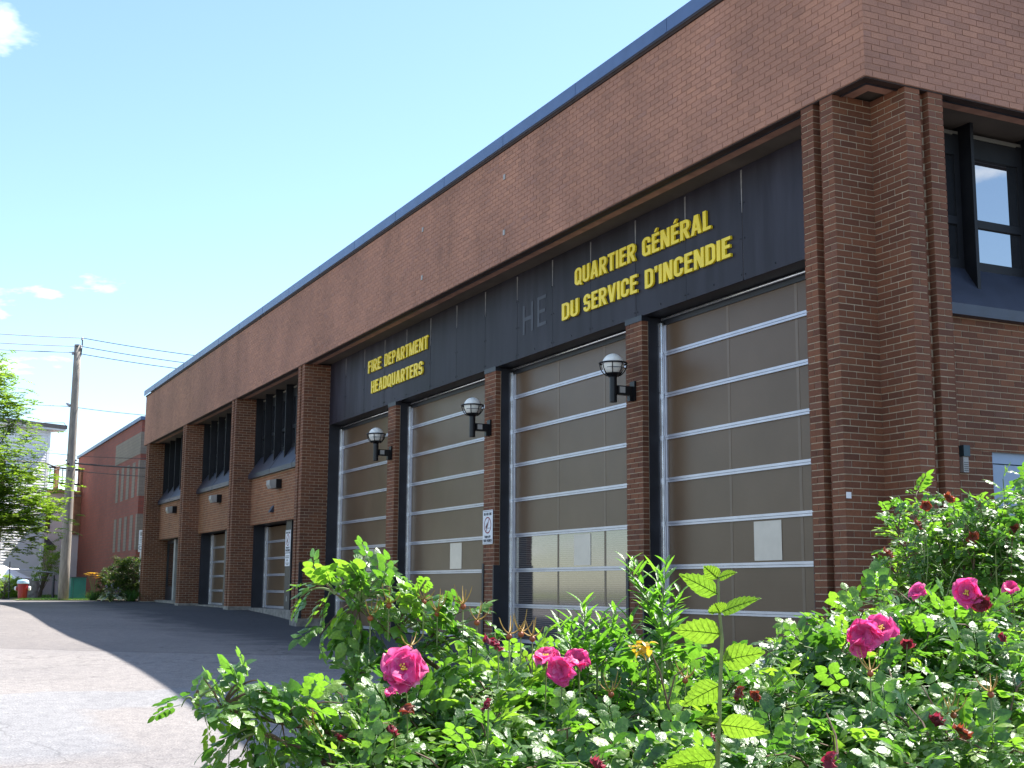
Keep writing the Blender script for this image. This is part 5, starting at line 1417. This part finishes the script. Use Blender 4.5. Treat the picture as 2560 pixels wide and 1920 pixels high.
bf = Bush('rounded rose bush without flowers growing farther back beside the pale blue door', dp(2090, 1400, 4.9)[:2])
fill(bf, [(1900, 1180), (1905, 1115), (1940, 1080), (2000, 1050), (2040, 1062), (2080, 1090), (2130, 1080), (2160, 1030), (2200, 1020), (2260, 1020), (2260, 1380), (1950, 1330), (1905, 1240)], 130, lambda x, y: 5.0 + 0.15 * math.sin(x / 60) - 0.45 * (1 - ((y - 1190) / 190) ** 2) + random.uniform(-0.1, 0.25), 7, 0.2)
fill(bf, [(1930, 1110), (2250, 1060), (2250, 1370), (1940, 1260)], 70, lambda x, y: 5.35 + random.uniform(-0.1, 0.2), 7, 0.22)
for a, b in (((2150, 1260), (2085, 1130)), ((2100, 1260), (2110, 1150))):
    MB().tube([dp(*a, 4.5), dp((a[0] + b[0]) / 2, (a[1] + b[1]) / 2, 4.5), dp(*b, 4.5)], [0.004, 0.003, 0.0015], 5).build('bare_twig', M_CANE, bf.root)
for x, y in ((2055, 1072), (1990, 1130), (2000, 1090), (2190, 1140), (2100, 1160), (1925, 1190)):
    flower(bf, dp(x, y, 4.5), 0.024, M_PETALO, facing=(random.uniform(-0.4, 0.6), -0.5, -0.3), layers=((5, 1.2, 1.0),), crumple=0.9, stamens=False)
bf.finish(dry=0.0)

# ------------------------------------------------------------------ weeds among the roses
nt = thing('nettle_plant', 'tall single-stemmed weed with large bright toothed leaves among the roses', 'plant', np.append(dp(1560, 1659, 2.05)[:2], ground_z(*dp(1560, 1659, 2.05)[:2])))
nb = np.array(nt.location)
stem = [nb, dp(1548, 1720, 2.0), dp(1552, 1600, 2.0), dp(1556, 1480, 2.0), dp(1560, 1380, 2.0), dp(1552, 1300, 2.0), dp(1552, 1250, 2.0), dp(1550, 1236, 2.0)]
MB().tube(stem, [0.0045, 0.004, 0.0036, 0.0032, 0.0028, 0.0022, 0.0018, 0.001], 7).build('stem', M_CANEG, nt, smooth=True)
def big_leaf(parent, base, tip, W, mat, up=(0.25, -0.35, 0.85), droop=0.15, serr=0.07, seg=16, fold=0.2, nm='leaf', curl=0.25):
    base, tip = np.array(base, float), np.array(tip, float); d = tip - base; L = np.linalg.norm(d)
    mb = MB(); leaflet(mb, np.zeros(3), d + np.array(up) * L * droop * 0.6, up, L * 1.03, W, droop=droop, fold=fold, seg=seg, serr=serr, curl=curl, ovate=True)
    me = mb.mesh(nm, mat, smooth=True); lo_ = link(nm, me, parent, base)
    vm = MB(); n_ = seg; V = np.array(mb.v); u_ = np.array(up) / np.linalg.norm(up)
    for off_ in (0.0006, -0.0006):
        vm.tube([V[i] + u_ * off_ for i in range(0, n_ + 1, 2)], [0.0009 - 0.00007 * k for k in range(n_ // 2 + 1)], 4)
        for i in range(1, n_ - 2, 2):
            for k in (0, 1):
                q = V[n_ + 1 + 2 * min(i + 1, n_ - 2) + k]
                vm.tube([V[i] + u_ * off_, (V[i] + q) / 2 + u_ * (off_ * 1.2), q + u_ * off_], [0.00026, 0.00022, 0.0001], 3)
    link('veins', vm.mesh('veins', M_VEIN), lo_)
N0 = 2.0
for (bx_, by_), (tx, ty), w, dz in (((1549, 1283), (1470, 1240), 0.055, 0.02), ((1552, 1250), (1520, 1222), 0.04, -0.03), ((1552, 1248), (1588, 1235), 0.03, 0.03), ((1556, 1325), (1542, 1300), 0.05, -0.06), ((1558, 1322), (1636, 1290), 0.045, 0.06), ((1558, 1370), (1455, 1358), 0.075, 0.0),
                                   ((1560, 1428), (1650, 1408), 0.08, 0.0), ((1556, 1480), (1475, 1522), 0.07, 0.02), ((1556, 1565), (1660, 1580), 0.075, 0.0), ((1552, 1560), (1500, 1548), 0.04, -0.05), ((1549, 1640), (1430, 1655), 0.09, 0.02), ((1553, 1600), (1580, 1625), 0.04, -0.05), ((1546, 1680), (1400, 1690), 0.09, 0.03)):
    big_leaf(nt, dp(bx_, by_, N0), dp(tx, ty, N0 + dz), w, M_NETTLE, up=(-0.8 + random.uniform(-0.15, 0.15), 0.42 + random.uniform(-0.2, 0.2), 0.5), droop=0.12)
def narrow_plant(label, stems, depth, seedv):
    rg = random.Random(seedv)
    b0 = dp(stems[0][0][0], 1659, depth)
    t = thing('leafy_weed', label, 'plant', np.array([b0[0], b0[1], ground_z(b0[0], b0[1])]))
    for (bx0, by0), (tx0, ty0), n in stems:
        dd = depth + rg.uniform(-0.08, 0.08)
        a, b = dp(bx0, by0, dd), dp(tx0, ty0, dd)
        g0 = np.array([a[0], a[1], ground_z(a[0], a[1])])
        mid = (a + b) / 2 + CR * rg.uniform(-0.01, 0.01)
        pts = [g0] + bezier(a, mid, b, 7)
        MB().tube(pts, [0.003, 0.0026, 0.0024, 0.002, 0.0017, 0.0014, 0.0011, 0.0007], 5).build('stem', M_CANEG, t)
        for k in range(n):
            s = k / n; i = 1 + min(5, int(s * 6)); p = pts[i] + (pts[i + 1] - pts[i]) * (s * 6 - int(s * 6))
            an = k * 2.4 + rg.uniform(-0.3, 0.3); L = rg.uniform(0.055, 0.085) * (1.05 - 0.45 * s)
            d = np.array([math.cos(an), math.sin(an), 0.55 + 0.8 * s])
            mb = MB(); leaflet(mb, np.zeros(3), d, (0.2 * rg.uniform(-1, 1), 0.2 * rg.uniform(-1, 1), 1) - 0.2 * d, L, L * rg.uniform(0.17, 0.24), droop=rg.uniform(0.05, 0.35), fold=0.35, seg=5)
            link('leaf', mb.mesh('leaf', M_WILLOW, smooth=True), t, p)
    return t
narrow_plant('tall clump of narrow-leaved weed in front of the brick column', [((1455, 1420), (1345, 1205), 26), ((1445, 1420), (1370, 1215), 24), ((1440, 1420), (1415, 1230), 24), ((1430, 1420), (1440, 1212), 24), ((1450, 1430), (1395, 1290), 18), ((1420, 1440), (1470, 1270), 18), ((1400, 1440), (1355, 1330), 16)], 2.75, 5)
narrow_plant('shorter feathery weed beside the taller narrow-leaved clump', [((1250, 1440), (1205, 1345), 18), ((1270, 1440), (1262, 1298), 22), ((1290, 1440), (1300, 1330), 20), ((1300, 1440), (1330, 1310), 20), ((1240, 1440), (1235, 1330), 18), ((1320, 1440), (1345, 1360), 16)], 2.85, 6)
# withered yellow flower head on a forked dry stalk
dry = thing('dried_seed_stalk', 'forked dry brown stalk with withered yellow flower head among the roses', 'plant', np.append(dp(1460, 1659, 2.45)[:2], ground_z(*dp(1460, 1659, 2.45)[:2])))
MB().tube([np.array(dry.location), dp(1462, 1640, 2.45), dp(1445, 1530, 2.45), dp(1425, 1450, 2.45), dp(1405, 1408, 2.45)], [0.0035, 0.003, 0.0024, 0.0018, 0.0014], 5).build('stem', M_CANE, dry)
MB().tube([dp(1443, 1520, 2.45), dp(1458, 1460, 2.45), dp(1487, 1440, 2.45)], [0.0018, 0.0016, 0.001], 5).build('stem', M_CANE, dry)
for k in range(24):
    c_ = dp(1392 + random.gauss(0, 12), 1395 + random.gauss(0, 9), 2.45 + random.gauss(0, 0.015)); a = random.uniform(0, 6.28)
    mb = MB(); leaflet(mb, np.zeros(3), (math.cos(a), math.sin(a), random.uniform(-0.5, 0.6)), (0, 0, 1), 0.017, 0.012, droop=0.5, fold=0.4)
    link('petal', mb.mesh('petal', M_DRYLEAF), dry, c_)

# ------------------------------------------------------------------ trees and garden plants in the distance
def leaf_cloud(mb, c, r, n, L, W, rg, droop=0.2, squash=0.7):
    for _ in range(n):
        q = np.array([rg.gauss(0, 1), rg.gauss(0, 1), rg.gauss(0, 1)]); q *= r * rg.uniform(0.25, 1.0) / (np.linalg.norm(q) + 1e-9); q[2] *= squash
        a = rg.uniform(0, 6.28); d = np.array([math.cos(a), math.sin(a), rg.uniform(-0.7, 0.5)]); d /= np.linalg.norm(d)
        s = np.cross(d, [rg.uniform(-0.4, 0.4), rg.uniform(-0.4, 0.4), 1]); s /= np.linalg.norm(s) + 1e-9
        p = c + q; l_ = L * rg.uniform(0.7, 1.25); w_ = W * rg.uniform(0.8, 1.2)
        mb.add([p, p + d * l_ * 0.5 + s * w_ / 2, p + d * l_ - np.array([0, 0, droop * l_]), p + d * l_ * 0.5 - s * w_ / 2], [(0, 1, 2, 3)], rg.random())
def make_tree():
    rg = random.Random(11)
    tb_ = at(-120, 1500, 41.0); tb_[2] = ground_z(tb_[0], tb_[1])
    t = thing('street_tree', 'feathery bright green tree in front of the white house', 'tree', tb_)
    crown = MB(); wood = MB()
    tk = [tb_, tb_ + [0.05, 0.05, 1.6], tb_ + [0.0, 0.1, 3.2], tb_ + [0.1, 0.2, 5.2], tb_ + [0.0, 0.3, 7.4]]
    MB().tube(tk, [0.22, 0.17, 0.14, 0.09, 0.03], 10).build('trunk', M_BARK, t, smooth=True)
    cl = []
    def sample(poly, n, d0, d1):
        xs = [p[0] for p in poly]; ys = [p[1] for p in poly]; k = 0
        while k < n:
            x_, y_ = rg.uniform(min(xs), max(xs)), rg.uniform(min(ys), max(ys))
            if inside(poly, x_, y_): cl.append(at(x_, y_, rg.uniform(d0, d1))); k += 1
    sample([(-160, 830), (-20, 870), (10, 915), (38, 965), (52, 1020), (58, 1060), (25, 1085), (-10, 1095), (-160, 1100)], 95, 39.6, 42.2)
    sample([(-160, 1080), (-10, 1090), (20, 1110), (52, 1140), (85, 1170), (118, 1205), (145, 1240), (140, 1290), (105, 1320), (60, 1345), (25, 1355), (-20, 1335), (-160, 1330)], 175, 39.3, 42.4)
    sample([(-560, 1000), (-350, 860), (-150, 840), (-150, 1340), (-420, 1340), (-560, 1200)], 100, 38.5, 43.5)
    for q in ((70, 1360), (46, 1372), (158, 1225), (160, 1290), (84, 1085), (62, 1002), (30, 925), (75, 1110), (95, 1150), (150, 1190), (120, 1330)): cl.append(at(q[0], q[1], 40.5 + rg.uniform(-0.8, 0.8)))
    for c in cl:
        big = 0.30 * rg.uniform(0.6, 1.2)
        # drooping sprays of leaflets
        for _ in range(rg.choice([11, 13, 15])):
            a = rg.uniform(0, 6.28); o = c + np.array([rg.gauss(0, 0.2), rg.gauss(0, 0.2), rg.gauss(0, 0.16)])
            dv = np.array([math.cos(a), math.sin(a), rg.uniform(-0.25, 0.35)]); L = rg.uniform(0.22, 0.42)
            for j in range(13):
                s = j / 12; p = o + dv * L * s - np.array([0, 0, 0.18 * L * s * s])
                for sd_ in (-1, 1):
                    pr_ = np.array([-dv[1] * sd_ + dv[0] * 0.6, dv[0] * sd_ + dv[1] * 0.6, rg.uniform(-0.5, 0.2)]); pr_ /= np.linalg.norm(pr_)
                    nn_ = np.cross(pr_, [rg.uniform(-0.5, 0.5), rg.uniform(-0.5, 0.5), 1.0]); nn_ /= np.linalg.norm(nn_) + 1e-9
                    l_ = rg.uniform(0.08, 0.13); w_ = l_ * 0.4
                    crown.add([p, p + pr_ * l_ * 0.5 + nn_ * w_ / 2, p + pr_ * l_, p + pr_ * l_ * 0.5 - nn_ * w_ / 2], [(0, 1, 2, 3)], rg.random())
        s_ = rg.uniform(0.25, 0.9); k = int(s_ * 3.99); tp_ = tk[k] + (tk[k + 1] - tk[k]) * (s_ * 4 - k)
        if tp_[2] > c[2] - 0.2: tp_ = tb_ + np.array([0, 0, max(1.8, c[2] - 1.2)])
        if rg.random() < 0.6: wood.tube(bezier(tp_, (tp_ + c) / 2 + np.array([0, 0, 0.35]), c, 6), [0.035, 0.028, 0.02, 0.015, 0.01, 0.006], 5)
    crown.build('crown', M_TREE, t, attr=True)
    wood.build('limbs', M_BARK, t)
make_tree()
def shrub(name, label, base, h, w, n, L, mat, seedv, cat='shrub', trunk=False, lean=(0, 0)):
    rg = random.Random(seedv); base = np.array(base, float)
    t = thing(name, label, cat, base); f_ = MB(); wd = MB()
    for i in range(n):
        hh = rg.uniform(0.35 if trunk else 0.1, 1.0); rr = w * 0.5 * math.sqrt(max(0.05, 1 - (hh - 0.55) ** 2 * 2.6))
        a = rg.uniform(0, 6.28); q = rr * math.sqrt(rg.random())
        c = base + np.array([math.cos(a) * q + lean[0] * hh, math.sin(a) * q + lean[1] * hh, h * hh * rg.uniform(0.9, 1.05)])
        leaf_cloud(f_, c, 0.13 * max(0.7, w / 1.5), 26, L, L * 0.5, rg)
        if i % 3 == 0:
            st = base + np.array([rg.gauss(0, 0.03), rg.gauss(0, 0.03), 0])
            wd.tube(bezier(st, base + np.array([lean[0] * 0.5, lean[1] * 0.5, h * hh * 0.5]), c, 5), [0.03 if trunk else 0.012, 0.022 if trunk else 0.01, 0.014, 0.008, 0.004], 5)
    f_.build('crown' if trunk else 'foliage', mat, t, attr=True); wd.build('trunk' if trunk else 'stems', M_BARK, t)
    return t
def gp(px, dist, z=LAWN_Z):
    p = at(px, 1495, dist); p[2] = z; return p
shrub('young_tree', 'small leaning young tree beside the side door of the white house', gp(95, 56.5), 2.1, 1.25, 95, 0.085, M_TREE, 21, 'tree', True, (0.1, 0.45))
shrub('garden_shrub', 'low leafy garden shrub left of the hydrant', gp(8, 55.0), 0.9, 1.5, 90, 0.09, M_TREE, 22)
shrub('garden_shrub', 'dark low shrub right behind the hydrant', gp(40, 56.0), 0.75, 1.4, 80, 0.08, M_SHRUB, 23)
shrub('bed_shrub', 'tall leafy shrub in the flower bed beside the sign post', gp(318, 47.6, 0.34), 1.5, 1.4, 330, 0.085, M_SHRUB, 24)
shrub('bed_shrub', 'lower shrub in the flower bed between the lilies and the tall shrub', gp(276, 48.6, 0.34), 1.1, 1.0, 130, 0.08, M_SHRUB, 25)
def strap_clump(label, base, n, h, seedv, flowers=0):
    rg = random.Random(seedv); t = thing('daylily_clump', label, 'plant', base); m = MB(); base = np.array(base, float)
    for _ in range(n):
        a = rg.uniform(0, 6.28); L = h * rg.uniform(0.7, 1.25); sp0 = rg.uniform(0.25, 0.75)
        d = np.array([math.cos(a), math.sin(a), 0]); p0 = base + d * rg.uniform(0, 0.15); sdv = np.array([-d[1], d[0], 0]) * 0.012
        pts = [p0 + d * L * sp0 * s * 1.1 + np.array([0, 0, L * (1.5 * s - 1.05 * s * s * (0.6 + sp0))]) for s in np.linspace(0, 1, 6)]
        for i in range(5):
            wa, wb = 1 - 0.17 * i, 1 - 0.17 * (i + 1)
            m.add([pts[i] - sdv * wa, pts[i] + sdv * wa, pts[i + 1] + sdv * wb, pts[i + 1] - sdv * wb], [(0, 1, 2, 3)], rg.random())
    m.build('leaves', M_LILYLEAF, t, attr=True)
    return t
dl = strap_clump('daylily clump with tall yellow flowers beside the teal box', gp(233, 48.6, 0.34), 130, 0.55, 31)
strap_clump('dark strap-leaved clump without flowers below the sign post', gp(330, 46.8, 0.34), 130, 0.62, 32)
for px, py in ((220, 1437), (228, 1434), (235, 1435), (224, 1440), (244, 1440), (246, 1445), (241, 1447)):
    p = at(px, py, 48.6); b0 = np.array(dl.location)
    MB().tube([b0, (b0 + p) / 2 + [0, 0, 0.1], p], 0.008, 4).build('flower_stalk', M_CANEG, dl)
    mb = MB(); rg = random.Random(px)
    for k in range(6):
        a = k * 1.047; leaflet(mb, np.zeros(3), (math.cos(a), math.sin(a), 0.7), (0, 0, 1), 0.17, 0.075, droop=0.5, fold=0.2)
    link('flower', mb.mesh('flower', M_PETALY), dl, p)
hb_ = gp(281, 45.6, 0.34)
hs = thing('hosta_plant', 'variegated hosta with lavender flower spikes at the front of the flower bed', 'plant', hb_)
rg = random.Random(41)
for k in range(70):
    a = rg.uniform(0, 6.28); ring = rg.random(); d = np.array([math.cos(a), math.sin(a), 0.9 - 0.9 * ring]); p0 = hb_ + np.array([math.cos(a) * ring * 0.3, math.sin(a) * ring * 0.3, 0.12 + 0.25 * (1 - ring)])
    L = rg.uniform(0.2, 0.3)
    mb = MB(); leaflet(mb, np.zeros(3), d, (0, 0, 1), L, L * 0.5, droop=0.55, fold=0.25, seg=6)
    link('leaf', mb.mesh('leaf', M_HOSTA if k % 2 else M_HOSTAW, smooth=True), hs, p0)
    if k % 2:
        mb2 = MB(); leaflet(mb2, np.array([0, 0, -0.006]), d, (0, 0, 1), L * 1.08, L * 0.62, droop=0.55, fold=0.25, seg=6); link('leaf_margin', mb2.mesh('leaf_margin', M_HOSTAW, smooth=True), hs, p0)
for px, py in ((266, 1462), (272, 1470), (280, 1458), (288, 1472), (294, 1468), (299, 1474)):
    p = at(px, py, 45.6); mb = MB(); mb.tube([hb_, (hb_ + p) / 2, p], 0.006, 4); mb.build('flower_stalk', M_CANEG, hs)
    mb = MB()
    for k in range(9): leaflet(mb, np.array([0, 0, -0.03 * k]), (rg.uniform(-1, 1), rg.uniform(-1, 1), -0.5), (0, 0, 1), 0.075, 0.03, droop=0.3, fold=0.2)
    link('flower', mb.mesh('flower', M_PETALL), hs, p)
